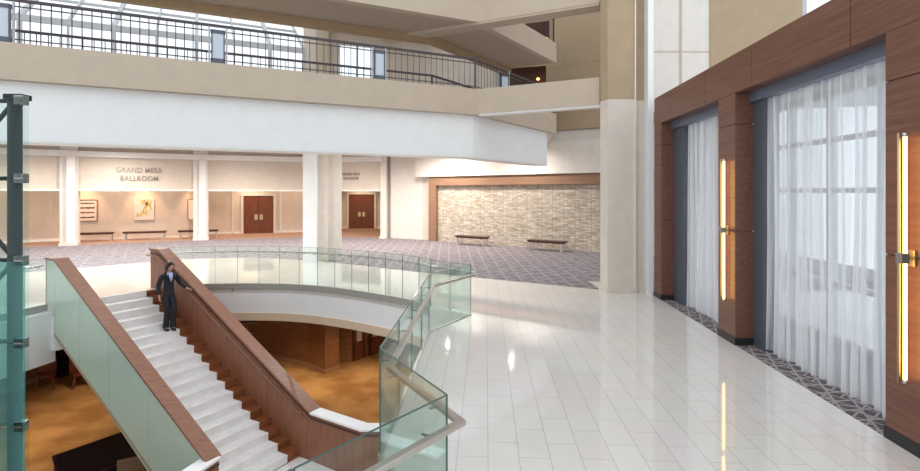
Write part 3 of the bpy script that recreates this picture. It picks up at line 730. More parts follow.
# rear wall right of the glazing, with a bright window
E0 = GL[1]; rd = Vector((.94, .34)).normalized(); rn = Vector((rd.y, -rd.x))
def rp(px, off=0): q = onwall(px, 100, E0, E0+rd, off); return q.xy
mb = MB()
w0, w1 = rp(340), rp(374)
mb.prism([E0, w0, w0-rn*.3, E0-rn*.3], 5.45, 14)
mb.prism([w0, w1, w1-rn*.3, w0-rn*.3], 8.75, 14)
e1 = rp(505); mb.prism([w1, e1, e1-rn*.3, w1-rn*.3], 5.45, 14)
S_(mb, 'wall_rear', 'cream')
mb = MB(); mb.prism([rp(316, .3), rp(329, .3), rp(329), rp(316)], 5.45, 14); S_(mb, 'trim_14', 'beige')
mb = MB(); mb.bar((*w0.lerp(w1, .5), 5.45), (*w0.lerp(w1, .5), 8.75), .07, .1); mb.bar((*w0, 7.2), (*w1, 7.2), .07, .08)
o = S_(mb, 'window_4', 'mullion_w'); MB().prism([w0-rn*.1, w1-rn*.1, w1-rn*.12, w0-rn*.12], 5.45, 8.75).build('pane', 'glass_c', o)
mb = MB(); mb.prism([rp(326, 2.6), rp(440, 2.6), rp(440), rp(326)], 9.3, 9.6); S_(mb, 'ceiling_rear', 'cream_l')
mb = MB(); mb.bar((*rp(333, 2.6), 9.15), (*rp(420, 2.6), 9.15), .3, .35); S_(mb, 'trim_15', 'beige')
# dark bar corner beyond the balcony end
e2 = Vector((6.2, 22.9))
p0 = onwall(508, 60, (1.5, 23.6), (6, 22.2)).xy; p1 = onwall(546, 60, (1.5, 23.6), (6, 22.2)).xy
mb = MB(); mb.prism([p0, p1, p1+Vector((0, .5)), p0+Vector((0, .5))], 5.45, 8.2); S_(mb, 'wall_bar', 'darkwood')
for px, py, lab in ((538, 79, 'small amber lamp on the dark wall past the lower balcony railing'),):
    q = onwall(px, py, p0, p1, .12); t_ = thing('lamp', lab, 'lamp', (q.x, q.y, q.z-.12))
    MB().ell(q, (.07, .06, .06)).build('shade', 'bulb', t_, True); MB().bar(q, (q.x, q.y+.12, q.z), .03, .04).build('arm', 'brass', t_)
mb = MB(); mb.prism([D+Vector((-2.2, 1.9)), D+Vector((-.1, 1.0)), D+Vector((-.1, 1.3)), D+Vector((-2.2, 2.2))], Z3+.3, Z3+2.0); S_(mb, 'wall_bar_upper', 'darkwood')
q = Vector((D.x-.45, D.y+.35, Z3+1.05)); t_ = thing('lamp', 'small amber lamp behind the upper balcony railing', 'lamp', (q.x, q.y, q.z-.12))
MB().ell(q, (.2, .1, .08)).build('shade', 'bulb', t_, True); MB().bar(q, (q.x, q.y+.25, q.z), .04, .04).build('arm', 'brass', t_)

# balcony railings
def railing(ln, zb, zt, step, panels, label, postr=.022, lower_rail=True):
    t = thing('balcony_railing', label, 'railing', (*ln[0], zb))
    pts = [Vector(p) for p in ln]
    for z, r in ((zt, .035), (zt-.13, .014), (zb+.1, .014))[:(3 if len(panels) else 1)]:
        m_ = MB()
        for a_, b_ in zip(pts, pts[1:]): m_.bar((*a_, z), (*b_, z), r*2, r*1.6)
        m_.build('top_rail' if z == zt else 'rail', 'iron', t)
    rs = []
    for a_, b_ in zip(pts, pts[1:]):
        n = max(1, int((b_-a_).length/step)); rs += [a_.lerp(b_, k/n) for k in range(n)]
    rs.append(pts[-1])
    for k, p in enumerate(rs[-100:]):
        if any((p-q).length < .22 for q in panels): continue
        m_ = MB(); m_.box((p.x, p.y, (zb+zt)/2), (.015, .015, zt-zb)); m_.build('baluster', 'iron', t)
    for p in pts[1:-1] + [pts[-1]]:
        MB().box((p.x, p.y, (zb+zt)/2), (.06, .06, zt-zb)).build('post', 'iron', t)
    for q in panels:
        m_ = MB()
        d_ = AB; n2 = Vector((d_.y, -d_.x))
        an = math.atan2(d_.y, d_.x); c_ = q+n2*.03
        zc = zb+.38+.03; hh = .80
        m_.box((c_.x, c_.y, zc+hh/2-.045), (.32, .09, .09), an); m_.box((c_.x, c_.y, zc-hh/2+.055), (.32, .09, .11), an)
        for sx in (-1, 1): m_.box((c_.x+d_.x*sx*.135, c_.y+d_.y*sx*.135, zc), (.03, .09, hh), an)
        lp = m_.build('light_panel', 'slate', t)
        MB().box((c_.x, c_.y, zc), (.24, .06, hh-.12), an).build('pane', 'lampglass', lp)
        for sx in (-1, 1): MB().box((q.x+d_.x*sx*.19, q.y+d_.y*sx*.19, (zb+zt)/2), (.04, .04, zt-zb), an).build('post', 'mullion', t)
    return t
fl = offs([B-AB*13.2, B, D], .12)
def onfl(px):
    q = onwall(px, 60, fl[0], fl[1]); return q.xy
pan = [onfl(2), onfl(218), onfl(379)]
q = onwall(504, 60, fl[1], fl[2]).xy; pan.append(q)
railing(fl, 5.72, 6.64, .178, pan, 'long dark iron balcony railing with lit panels on the beige parapet')
fr_ = offs([B-AB*11.5, B, D], 2.15)
railing([fr_[0], fr_[1], fr_[2]], 5.45, 6.5, .23, [], 'second iron railing on the far side of the balcony walkway')
fu = offs([B, D], .12)
railing([B.lerp(D, .42)+(fu[0]-B), fu[1]], Z3+.77, Z3+1.75, .16, [], 'short dark iron railing on the upper balcony parapet')
# chairs and tables on the walkway
def lounge_chair(label):
    t = thing('lounge_chair', label, 'chair', (0, 0, 0), 0, 'dark lounge chairs behind the balcony railing')
    MB().box((0, 0, .40), (.6, .6, .12)).build('seat', 'slate', t, bevel=.02)
    MB().box((0, .27, .72), (.6, .08, .5)).build('backrest', 'slate', t, bevel=.02)
    for sx in (-1, 1):
        MB().box((sx*.29, 0, .62), (.05, .55, .05)).build('armrest', 'slate', t)
        for sy in (-1, 1): MB().box((sx*.27, sy*.26, .17), (.04, .04, .34)).build('leg', 'iron', t)
    return t
def at2(px, off): return (onwall(px, 60, A, B, -off)).xy
c0 = lounge_chair('dark lounge chair behind the balcony railing at the far left'); p = at2(31, 2.9); c0.location = (*p, 5.46); c0.rotation_euler = (0, 0, .6)
p = at2(355, 3.6); dup(c0, (*p, 5.46), .4, 'dark lounge chair before the bright window left of the lit panel')
p = at2(428, 3.4); dup(c0, (*p, 5.46), -.4, 'dark lounge chair right of the third lit panel')

# ------------------------------------------------------------------ glass guardrail round the opening
def guard(ln, label, step=.62, handoff=-.11, breaks=True, thick_rail=False, smooth_seg=None):
    """ln: list of runs (polylines); floor side is to the left of the run"""
    t = thing('glass_guardrail', label, 'railing', (*ln[0][0], 0))
    rail = []
    for run in ln:
        pts = resample(run, step)
        for a_, b_ in zip(pts, pts[1:]):
            d_ = (b_-a_).normalized(); n_ = Vector((-d_.y, d_.x)); a2 = a_+d_*.006; b2 = b_-d_*.006
            MB().prism([a2-n_*.007, b2-n_*.007, b2+n_*.007, a2+n_*.007], -.02, 1.07).build('glass_panel', 'glass', t)
            e_ = MB(); e_.prism([a2-n_*.0075, b2-n_*.0075, b2+n_*.0075, a2+n_*.0075], 1.068, 1.073)
            e_.prism([b2-n_*.0075-d_*.001, b2-n_*.0075+d_*.003, b2+n_*.0075+d_*.003, b2+n_*.0075-d_*.001], 0, 1.07)
            e_.build('glass_edge', 'edgeglass', t)
            for f_ in (.2, .8):
                p = a_.lerp(b_, f_); m_ = MB(); m_.bar((*(p-n_*.012), .87), (*(p+n_*(-handoff*.85)), .875), .016, .016); m_.build('standoff', 'patch', t)
        off = offs(run, -handoff); rail.append(off)
    return t, rail
M['edgeglass'] = plain('polished_glass_edge', (.07, .13, .12), .15, vary=.02)
far_run = [Vector(p) for p in arc_far[1:]]+[T1]
t_, _ = guard([far_run], 'curved clear glass guardrail on the far rim of the floor opening', .62)
m_ = MB(); m_.tube([(*p, .90) for p in offs(far_run, .11)], .02, 8); m_.build('handrail', 'nickel', t_, True)
m_ = MB(); band(m_, far_run[:-1], -.06, .03, -.14, .012); m_.build('base_shoe', 'edge', t_)
t_, _ = guard([[T1, N1], [N1, N2], [N2, T2], [T2, E2]], 'zigzag clear glass guardrail with square nickel handrail beside the white tile floor', 1.25)
hr = offs([T1, N1, N2, T2, E2], .10)
m_ = MB(); band(m_, [T1, N1, N2, T2, E2], .055, .12, .845, .885)
m_.build('handrail', 'nickel', t_, bevel=.006)
m_ = MB(); band(m_, [T1, N1, N2, T2, E2], -.02, .02, -.1, .015); m_.build('base_shoe', 'nickel', t_)
lf = [Vector(p) for p in arc_left[3:]]
t_, _ = guard([lf], 'short glass guardrail between the lift shaft and the stair head', .9)
m_ = MB(); m_.tube([(*p, .90) for p in offs(lf, .09)], .02, 8); m_.build('handrail', 'nickel', t_, True)
m_ = MB(); band(m_, lf, -.06, .03, -.14, .012); m_.build('base_shoe', 'edge', t_)
# grey ledge inside the pointed bay
mb = MB(); mb.prism([arc_far[-1]+Vector((-.02, 0)), T1, N1], -.06, .006); S_(mb, 'trim_16', 'edge')

# ------------------------------------------------------------------ staircase
st = thing('staircase', 'straight staircase with white stone treads, wooden margins and solid parapets', 'staircase', S(.4, 1.09, -3.135))
R_, TR = .165, .30; S0 = .4; WI = 2.18; MG = .34
for k in range(19):
    s0 = S0+TR*k-(.0); z = -R_*(k+1)
    # wooden step underneath, white stone cladding over the middle
    q = lambda s_, l_: S(s_, l_).xy
    if k < 18:
        MB().prism([q(s0, .0), q(s0+TR+.0, .0), q(s0+TR, WI), q(s0, WI)], z-R_-.02, z).build('step', 'tread', st)
        m_ = MB(); m_.prism([q(s0-.0, .0), q(s0+TR+.028, .0), q(s0+TR+.028, WI-MG), q(s0, WI-MG)], z, z+.022)
        m_.prism([q(s0+TR, .0), q(s0+TR+.018, .0), q(s0+TR+.018, WI-MG), q(s0+TR, WI-MG)], z-R_+.022, z)
        m_.build('stone_tread', 'runner', st)
m_ = MB(); m_.prism([S(S0-.03, 0).xy, S(S0+.02, 0).xy, S(S0+.02, WI-MG).xy, S(S0-.03, WI-MG).xy], -.14, .022); m_.build('stone_tread', 'runner', st)
m_ = MB(); m_.prism([S(S0-.02, WI-MG).xy, S(S0+.005, WI-MG).xy, S(S0+.005, WI).xy, S(S0-.02, WI).xy], -.145, .005); m_.build('step', 'tread', st)
ZB = -R_*19
m_ = MB(); m_.prism([S(5.8, 0).xy, S(6.2, 0).xy, S(6.6, -1.5).xy, S(9.2, -1.5).xy, Vector((-1.2, 7.2)), Vector((-1.2, 10.3)), Vector((-1.9, 10.42)), S(6.2, 2.2).xy, S(5.8, WI).xy], ZB-.3, ZB); m_.build('landing', 'runner', st)
# soffit under flight
sl = lambda s_, base: base-R_/TR*(s_-S0)
def flight(s0, s1, l0, l1, zt, zb, name, mat, parent=st, **k):
    """prism along the slope; zt,zb functions of s"""
    vs = [];
    for s_ in (s0, s1):
        for l_, fn in ((l0, zb), (l1, zb), (l1, zt), (l0, zt)): vs.append(S(s_, l_, fn(s_)))
    return MB().add(vs, [(0, 1, 2, 3), (7, 6, 5, 4), (0, 4, 5, 1), (1, 5, 6, 2), (2, 6, 7, 3), (3, 7, 4, 0)]).build(name, mat, parent, **k)
slope = R_/TR
zcap = lambda s_: 1.04-slope*max(0, s_-.42)
zbot = lambda s_: max(ZB-.3, -.62-slope*(s_-.42)) if s_ > .42 else -.62
flight(.4, 5.9, 0, WI, lambda s_: -.20-slope*(s_-.4), lambda s_: -.50-slope*(s_-.4), 'stair_soffit', 'cream')
def polyprism(pts, l0, l1, name, mat, parent, **k):
    n = len(pts); vs = [S(s_, l0, z) for s_, z in pts]+[S(s_, l1, z) for s_, z in pts]
    fs = [tuple(range(n))[::-1], tuple(range(n, 2*n))]+[(i, (i+1) % n, n+(i+1) % n, n+i) for i in range(n)]
    return MB().add(vs, fs).build(name, mat, parent, **k)
SE = 6.17; ze = zcap(SE)
# right parapet: inner face l=WI, outer WI+.25
rp_ = polyprism([(0, 0.0), (0, 1.04), (.42, 1.04), (SE, ze), (SE, ZB-.3), (5.9, ZB-.3), (.42, -.62), (.0, -.1)], WI, WI+.22, 'parapet', 'cherry', st)
polyprism([(-.02, 1.04), (-.02, 1.085), (.43, 1.085), (SE+.01, ze+.045), (SE, ze), (.42, 1.04)], WI-.05, WI+.26, 'cap', 'cap', rp_)
polyprism([(.0, .93), (.0, .96), (.40, .96), (SE, ze-.08), (SE, ze-.11), (.39, .93)], WI-.012, WI, 'gap_shade_strip', 'darkwood', rp_)  # raised dark strip standing in for the shade of a groove
m_ = MB(); m_.tube([S(-.12, WI-.06, .90), S(.34, WI-.06, .90), S(SE-.15, WI-.06, ze-.13)], .02, 10); m_.build('handrail', 'cap', rp_, True)
MB().tube([S(-.14, WI-.06, .90), S(-.06, WI-.06, .90)], .024, 12).build('rail_end', 'brass', rp_, True)
for s_ in (.1, 1.6, 3.1, 4.6, 5.9):
    z = zcap(s_)-.15; m_ = MB(); m_.bar(S(s_, WI-.06, z), S(s_, WI+.0, z-.05), .02, .02); m_.build('rail_bracket', 'brass', rp_)
# left parapet: outer -.24 .. inner 0
lp_ = polyprism([(0, 0.0), (0, 1.04), (.42, 1.04), (SE, ze), (SE, ZB-.3), (5.9, ZB-.3), (.42, -.62), (.0, -.1)], -.20, 0, 'parapet', 'cherry', st)
polyprism([(-.02, 1.04), (-.02, 1.085), (.43, 1.085), (SE+.01, ze+.045), (SE, ze), (.42, 1.04)], -.25, .05, 'cap', 'cap', lp_)
ss = [-.0, .42, 1.62, 2.85, 4.35, SE]
for a_, b_ in zip(ss, ss[1:]):
    zb_ = lambda s_: (.0 if s_ <= .001 else -.62-slope*(s_-.42)) if s_ < 5.9 else ZB-.3-.0
    polyprism([(a_+.006, zb_(a_)), (a_+.006, zcap(a_)-.01), (b_-.006, zcap(b_)-.01), (b_-.006, zb_(b_))], -.225, -.20, 'glass_cladding', 'sidepanel', lp_)
polyprism([(.42, -.62), (.42, -.70), (5.9, ZB-.38), (5.9, ZB-.3)], -.23, .1, 'bottom_edge', 'tan', lp_)
MB().prism([S(-.015, -.22).xy, S(-.002, -.22).xy, S(-.002, .0).xy, S(-.015, 0).xy], 0, 1.03).build('end_panel', 'sidepanel', lp_)
MB().prism([S(-.015, WI).xy, S(-.002, WI).xy, S(-.002, WI+.22).xy, S(-.015, WI+.22).xy], 0, 1.03).build('end_panel', 'cherry', rp_)
# landing parapets with white tops
def landing_wall(line, t, nm='landing_parapet'):
    w_ = MB(); band(w_, line, 0, t, ZB-.3, ze+.0); o = w_.build(nm, 'cherry', st)
    w_ = MB(); band(w_, line, -.05, t+.03, ze, ze+.045); w_.build('marble_cap', 'marblecap', o)
    w_ = MB(); band(w_, line, -.012, 0, ze-.12, ze-.08); w_.build('gap_shade_strip', 'darkwood', o)  # groove shade again put in as a dark strip
pR = S(SE, WI).xy
landing_wall([pR, Vector((-1.95, 10.33)), Vector((-.9, 10.33))], .22)
pL = S(SE, 0).xy
landing_wall([S(SE+1.0, -2.2).xy, S(SE+.25, -.9).xy, pL+ws*.0][::1], .22)
m_ = MB(); m_.box((*S(7.6, .9).xy, (ZB-.3+ZL)/2), (2.2, 1.8, ZB-.3-ZL), -.53); m_.build('landing_support', 'cherry', st)

# ------------------------------------------------------------------ lift shaft at the left edge
Y0 = 7.0
def LX(px, Y=Y0): return (px-460)*Y/F
def LZ(py, Y=Y0): return H+(HOR-py)*Y/F
t_ = thing('lift_shaft', 'glass lift shaft with dark steel posts and patch fittings at the far left edge', 'lift', (LX(15), Y0, ZL))
m_ = MB(); m_.tube([(LX(15), Y0, ZL), (LX(15), Y0, LZ(96))], .082, 16); m_.build('post', 'steel', t_, True)
m_ = MB(); m_.box((LX(17.5), Y0, LZ(97.5)), (.24, .18, .07)); m_.build('post_cap', 'steel', t_)
m_ = MB(); m_.tube([(LX(15)-2.2, Y0, ZL), (LX(15)-2.2, Y0, LZ(96))], .082, 16); m_.build('post', 'steel', t_, True)
m_ = MB(); m_.tube([(LX(15), Y0+2.2, ZL), (LX(15), Y0+2.2, LZ(96))], .082, 16)
zs_ = [LZ(p) for p in (101, 178.5, 260, 341.5, 424, 505, 590)]
for i, z in enumerate(zs_):
    m_ = MB(); m_.tube([(LX(15), Y0, z), (LX(15)-2.2, Y0, z)], .028, 8); m_.build('strut', 'steel', t_, True)
    m_ = MB(); m_.box((LX(24.5), Y0-.05, z), (.125, .10, .125)); m_.build('patch_fitting', 'patch', t_)
    m_ = MB(); m_.bar((LX(15), Y0, z), (LX(24), Y0-.03, z), .05, .05); m_.build('fitting_arm', 'steel', t_)
for z, s_ in ((zs_[0], -1), (zs_[2], 1), (zs_[2], -1)):
    m_ = MB(); m_.tube([(LX(15), Y0, z), (LX(15)-.62, Y0, z+s_*.72)], .03, 8); m_.build('brace', 'steel', t_, True)
xe = LX(30.5)
for i in range(len(zs_)):
    zt_ = LZ(98) if i == 0 else zs_[i]-.008; zb_ = zs_[i+1]+.008 if i+1 < len(zs_) else ZL+.02
    mat = 'glass_t' if i < 2 else 'glass_d'
    if i == 0: zt_ = LZ(98)
    MB().prism([(xe-2.5, Y0-.10), (xe, Y0-.10), (xe, Y0-.085), (xe-2.5, Y0-.085)], zb_, zt_).build('glass_panel', mat, t_)
    MB().prism([(xe-.015, Y0-.085), (xe, Y0-.085), (xe+.0, Y0-.02), (xe-.015, Y0-.02)], zb_, zt_).build('glass_panel', 'glass_t', t_)

# ------------------------------------------------------------------ lower level furniture
p0 = G(52, 456, -3.45); p1 = G(124, 431, -3.45); p2 = G(142, 461, -3.45)
t_ = thing('display_table', 'large black low table with burgundy edge under the stair on the gold carpet', 'table', ((p0.x+p2.x)/2, (p0.y+p2.y)/2, ZL))
ax = (p1.xy-p0.xy); bx_ = (p2.xy-p1.xy); c4 = [p0.xy, p1.xy, p1.xy+bx_*.85, p0.xy+bx_*.85]
MB().prism(c4, -3.51, -3.45).build('tabletop', 'burg', t_)
cm = sum(c4, Vector((0, 0)))/4
MB().prism([cm+(p-cm)*.93 for p in c4], -3.45, -3.44).build('glass_top', 'offtable', t_)
MB().prism([cm+(p-cm)*.96 for p in c4], -4.08, -3.51).build('body', 'offtable', t_)
MB().prism([cm+(p-cm)*.9 for p in c4], ZL, -4.08).build('plinth', 'black', t_)
p = Vector((-6.98, 11.0, 0))
t_ = thing('side_chair', 'brown wooden chair beside the black table under the stair', 'chair', (p.x, p.y, ZL), .5)
X = XF[t_.name]
def lb(c_, d_): 
    m_ = MB(); m_.box((0, 0, 0), d_); m_.v = [X @ (v+Vector(c_)) for v in m_.v]; return m_
lb((0, 0, .45), (.5, .5, .06)).build('seat', 'oak', t_, bevel=.01)
lb((0, .24, .79), (.5, .05, .60)).build('backrest', 'oak', t_, bevel=.01)
for sx in (-1, 1):
    for sy in (-1, 1): lb((sx*.22, sy*.22, .21), (.05, .05, .42)).build('leg', 'oak', t_)
def low_chair(label):
    t = thing('dining_chair', label, 'chair', (0, 0, 0), 0, 'wooden chairs along the lower wall')
    MB().box((0, 0, .46), (.5, .5, .06)).build('seat', 'doorwood', t, bevel=.01)
    MB().box((0, .24, .75), (.5, .05, .5)).build('backrest', 'doorwood', t, bevel=.01)
    for sx in (-1, 1):
        for sy in (-1, 1): MB().bar((sx*.2, sy*.2, .44), (sx*.26, sy*.26, 0), .045, .045).build('leg', 'doorwood', t)
    return t
lc = low_chair('dark red wooden chair on the gold carpet nearest the lift shaft'); p = G(47, 384, ZL); p = G(46, 388, ZL); lc.location = p; lc.rotation_euler = (0, 0, .5)
p = G(80, 386, ZL); dup(lc, p, .9, 'dark red wooden chair partly hidden by the green glass stair side')
mb = MB(); 
cw = (left0-left1).normalized(); cab0 = onwall(72, 372, left1, left0, .30); t_ = thing('cabinet', 'black cabinet against the lower wall left of the stair', 'cabinet', (cab0.x, cab0.y, ZL), math.atan2(cw.y, cw.x))
X = XF[t_.name]; lb((0, 0, .5), (1.2, .40, 1.0)).build('body', 'offtable', t_); lb((0, 0, 1.02), (1.24, .44, .04)).build('top', 'darkwood', t_)
lb((-.3, -.21, .5), (.57, .02, .9)).build('door', 'offtable', t_); lb((.3, -.21, .5), (.57, .02, .9)).build('door', 'offtable', t_)

# ------------------------------------------------------------------ the woman on the stair
def skin(verts, edges, radii, sub=2):
    me = bpy.data.meshes.new('sk'); me.from_pydata(verts, edges, [])
    o = bpy.data.objects.new('sk', me); COL.objects.link(o)
    m_ = o.modifiers.new('s', 'SKIN'); m_.use_smooth_shade = True; m_.branch_smoothing = .5
    for i, r in enumerate(radii):
        r = r if hasattr(r, '__len__') else (r, r); me.skin_vertices[0].data[i].radius = r
    me.skin_vertices[0].data[0].use_root = True
    s_ = o.modifiers.new('u', 'SUBSURF'); s_.levels = sub; s_.render_levels = sub
    dg = bpy.context.evaluated_depsgraph_get(); out = bpy.data.meshes.new_from_object(o.evaluated_get(dg))
    bpy.data.objects.remove(o); return out
def chain(spec):
    """spec: list of (name, parent, pos, radius)"""
    idx = {}; v = []; e = []; r = []
    for nme, par, pos, rad in spec:
        idx[nme] = len(v); v.append(pos); r.append(rad)
        if par: e.append((idx[par], idx[nme]))
    return v, e, r
def finish(me, name, mat, parent, extra=None, voxel=0):
    bm = bmesh.new(); bm.from_mesh(me)
    if extra:
        for m2 in extra: bm.from_mesh(m2)
    me2 = bpy.data.meshes.new(name); bm.to_mesh(me2); bm.free()
    if voxel:
        o = bpy.data.objects.new('r', me2); COL.objects.link(o); rm = o.modifiers.new('r', 'REMESH'); rm.mode = 'VOXEL'; rm.voxel_size = voxel; rm.use_smooth_shade = True
        sm = o.modifiers.new('sm', 'SMOOTH'); sm.iterations = 3; sm.factor = .5
        dg = bpy.context.evaluated_depsgraph_get(); me3 = bpy.data.meshes.new_from_object(o.evaluated_get(dg)); bpy.data.objects.remove(o); me2 = me3
    me2.materials.clear(); me2.materials.append(M[mat])
    for p in me2.polygons: p.use_smooth = True
    me2.name = name
    o = bpy.data.objects.new(name, me2); COL.objects.link(o)
    if parent is not None: o.parent = parent
    return o
def me_of(mb_):
    me = bpy.data.meshes.new('t'); me.from_pydata([tuple(v) for v in mb_.v], [], mb_.f); return me
KS = 4; sfeet = S0+TR*KS+.16
wp = S(sfeet, 1.66, -R_*(KS+1)+.022)
FACE = -.66        # direction she faces
# local frame: faces -Y, her left is +X
head_c = Vector((.01, -.035, 1.575)); turn = Matrix.Rotation(.25, 3, 'Z') @ Matrix.Rotation(.22, 3, 'X')
sp = [('pel', None, (0, 0, .93), (.125, .10)), ('wai', 'pel', (0, 0, 1.06), (.105, .085)), ('che', 'wai', (0, -.005, 1.24), (.125, .095)), ('nkb', 'che', (0, .01, 1.38), (.07, .06)), ('nk', 'nkb', (0, .0, 1.455), .043), ('hd', 'nk', (0.005, -.02, 1.50), .045),
      ('shr', 'nkb', (-.155, .01, 1.36), .048), ('elr', 'shr', (-.225, .04, 1.10), .036), ('wrr', 'elr', (-.235, -.03, .88), .024), ('har', 'wrr', (-.232, -.045, .81), (.018, .032)),
      ('shl', 'nkb', (.155, .01, 1.36), .048), ('ell', 'shl', (.27, .05, 1.14), .036), ('wrl', 'ell', (.40, -.07, .985), .024), ('hal', 'wrl', (.455, -.125, .965), (.030, .018)),
      ('hpr', 'pel', (-.085, 0, .86), .085), ('knr', 'hpr', (-.075, -.09, .49), .054), ('anr', 'knr', (-.07, .02, .10), .034), ('tor', 'anr', (-.075, -.10, .035), .03),
      ('hpl', 'pel', (.085, 0, .86), .085), ('knl', 'hpl', (.065, -.13, .50), .054), ('anl', 'knl', (.055, -.06, .10), .034), ('tol', 'anl', (.06, -.17, .035), .03)]
body = skin(*chain(sp))
extra = []
hm = MB(); R3 = turn
def hv(x, y, z): return head_c+R3 @ Vector((x, y, z))
hm.ell(head_c, (.074, .092, .108), 20, 14, R3); hm.ell(hv(0, -.02, -.055), (.052, .062, .055), 16, 10, R3)      # skull, jaw
hm.ell(hv(0, -.094, -.012), (.011, .016, .024), 10, 8, R3)                                                       # nose
hm.ell(hv(0, -.072, -.088), (.022, .018, .018), 10, 8, R3)                                                       # chin
for sx in (-1, 1): hm.ell(hv(sx*.075, .01, -.01), (.010, .018, .030), 10, 8, R3); hm.ell(hv(sx*.034, -.07, -.03), (.022, .018, .022), 10, 8, R3)
extra.append(me_of(hm))
def hand(w_, d_, across, curl, thumb_side):
    w_ = Vector(w_); d_ = Vector(d_).normalized(); ac = Vector(across).normalized(); cu_ = Vector(curl).normalized(); out = []
    palm = MB(); pc = w_+d_*.045; rot = Matrix((ac, cu_, d_)).transposed()
    palm.ell(pc, (.036, .014, .052), 12, 8, rot); out.append(me_of(palm))
    for k_, ln_ in enumerate((.062, .072, .068, .053)):
        base = w_+d_*.078+ac*(-.027+.018*k_)*thumb_side
        p1_ = base+d_*ln_*.4+cu_*.004; p2_ = p1_+(d_*.7+cu_*.7).normalized()*ln_*.33; p3_ = p2_+(d_*.3+cu_).normalized()*ln_*.27
        f_ = MB(); f_.tube([base-d_*.02, base, p1_, p2_, p3_], [.0085, .009, .0085, .0078, .006], 8); out.append(me_of(f_))
    tb = w_+d_*.025-ac*.030*thumb_side; f_ = MB(); f_.tube([tb+ac*.02*thumb_side, tb, tb+(d_-ac*.6*thumb_side).normalized()*.03, tb+(d_-ac*.1*thumb_side).normalized()*.055+cu_*.012], [.010, .011, .0095, .007], 8); out.append(me_of(f_))
    return out
extra += hand((-.236, -.035, .865), (.03, -.12, -1), (0, -1, .1), (1, 0, 0), 1)
extra += hand((.405, -.075, .985), (.62, -.72, -.25), (.75, .62, 0), (0, 0, -1), -1)
wo = thing('person', 'woman in a black trouser suit walking down the white stone stairs', 'person', wp, FACE+PI/2-.0)
bo = finish(body, 'body', 'skin', wo, extra, .0065)
# suit jacket
js = [('wai', None, (0, 0, 1.06), (.128, .105)), ('che', 'wai', (0, -.005, 1.24), (.15, .118)), ('nkb', 'che', (0, .012, 1.355), (.10, .075)), ('hip', 'wai', (0, 0, .91), (.158, .128)), ('hem', 'hip', (0, 0, .86), (.165, .135)),
      ('shr', 'nkb', (-.165, .01, 1.35), .068), ('elr', 'shr', (-.235, .04, 1.10), .058), ('wrr', 'elr', (-.238, -.025, .895), .041),
      ('shl', 'nkb', (.165, .01, 1.35), .068), ('ell', 'shl', (.275, .05, 1.14), .058), ('wrl', 'ell', (.392, -.06, .993), .041)]
jk = finish(skin(*chain(js)), 'jacket', 'suit', wo)
ts = [('pel', None, (0, 0, .93), (.135, .112)), ('top', 'pel', (0, 0, 1.0), (.125, .105)), ('hpr', 'pel', (-.085, 0, .84), .10), ('knr', 'hpr', (-.075, -.085, .49), .072), ('anr', 'knr', (-.07, .0, .10), .075), ('enr', 'anr', (-.07, -.005, .045), .08),
      ('hpl', 'pel', (.085, 0, .84), .10), ('knl', 'hpl', (.065, -.125, .50), .072), ('anl', 'knl', (.055, -.08, .10), .075), ('enl', 'anl', (.055, -.085, .045), .08)]
finish(skin(*chain(ts)), 'trousers', 'suit', wo)
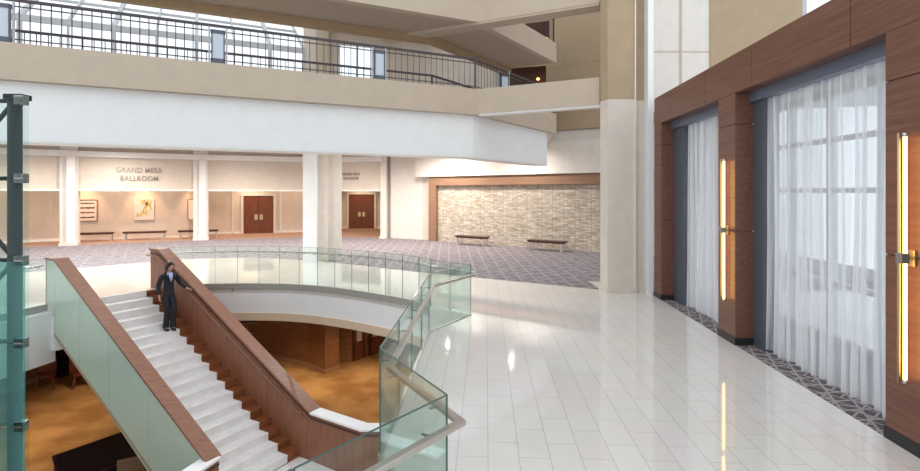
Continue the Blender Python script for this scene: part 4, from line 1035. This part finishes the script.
# shirt, collar and lapels
m_ = MB(); m_.add([(-.035, -.108, 1.37), (.035, -.108, 1.37), (.052, -.055, 1.43), (-.052, -.055, 1.43), (0, -.138, 1.20)], [(0, 1, 2, 3), (0, 4, 1)])
m_.add([(-.05, -.06, 1.44), (-.012, -.118, 1.37), (-.052, -.125, 1.345), (-.075, -.06, 1.41)], [(0, 1, 2, 3)]); m_.add([(.05, -.06, 1.44), (.012, -.118, 1.37), (.052, -.125, 1.345), (.075, -.06, 1.41)], [(3, 2, 1, 0)])
m_.ell((0, -.095, 1.315), (.048, .05, .095), 14, 10)
finish(me_of(m_), 'shirt', 'shirt', wo)
m_ = MB()
for sx in (-1, 1): m_.add([(sx*.055, -.10, 1.41), (sx*.095, -.115, 1.34), (sx*.06, -.148, 1.25), (0, -.150, 1.14), (sx*.018, -.150, 1.22)], [(0, 1, 2, 3, 4) if sx > 0 else (4, 3, 2, 1, 0)])
finish(me_of(m_), 'lapels', 'suit', jk)
m_ = MB(); 
for z in (1.11, 1.03): m_.ell((0, -.125, z), (.008, .006, .008), 8, 6)
finish(me_of(m_), 'button', 'black', jk)
# hair: cap plus long locks over the shoulders
m_ = MB(); m_.ell(hv(0, .010, .036), (.086, .0895, .088), 20, 14, R3); m_.ell(hv(0, .04, -.01), (.084, .075, .10), 20, 14, R3)
for sx in (-1, 1):
    m_.tube([hv(sx*.035, -.03, .10), hv(sx*.082, -.03, .035), hv(sx*.085, -.012, -.05), Vector((sx*.095, -.035, 1.43)), Vector((sx*.098, -.085, 1.33)), Vector((sx*.09, -.10, 1.25))], [.020, .024, .028, .038, .036, .012], 10)
m_.tube([hv(0, .06, .02), hv(0, .085, -.06), Vector((0, .10, 1.40)), Vector((0, .115, 1.28))], [.06, .075, .075, .03], 12)
ho = finish(me_of(m_), 'hair', 'hair', wo, voxel=.009)
# face details
m_ = MB()
for sx in (-1, 1): m_.ell(hv(sx*.029, -.080, .012), (.0125, .007, .0065), 10, 6, R3)
finish(me_of(m_), 'eyes', 'eye', bo)
m_ = MB()
for sx in (-1, 1): m_.ell(hv(sx*.030, -.082, .032), (.018, .006, .0035), 10, 6, R3)
finish(me_of(m_), 'eyebrows', 'hair', bo)
m_ = MB(); m_.ell(hv(0, -.086, -.055), (.021, .008, .0065), 10, 6, R3); finish(me_of(m_), 'lips', 'lips', bo)
for x, y in ((-.072, -.035), (.058, -.115)):
    m_ = MB(); m_.ell((x, y, .035), (.040, .110, .036), 14, 8); m_.box((x, y+.075, .018), (.05, .05, .036)); m_.box((x, y-.03, .006), (.066, .15, .012)); finish(me_of(m_), 'shoe', 'black', wo)
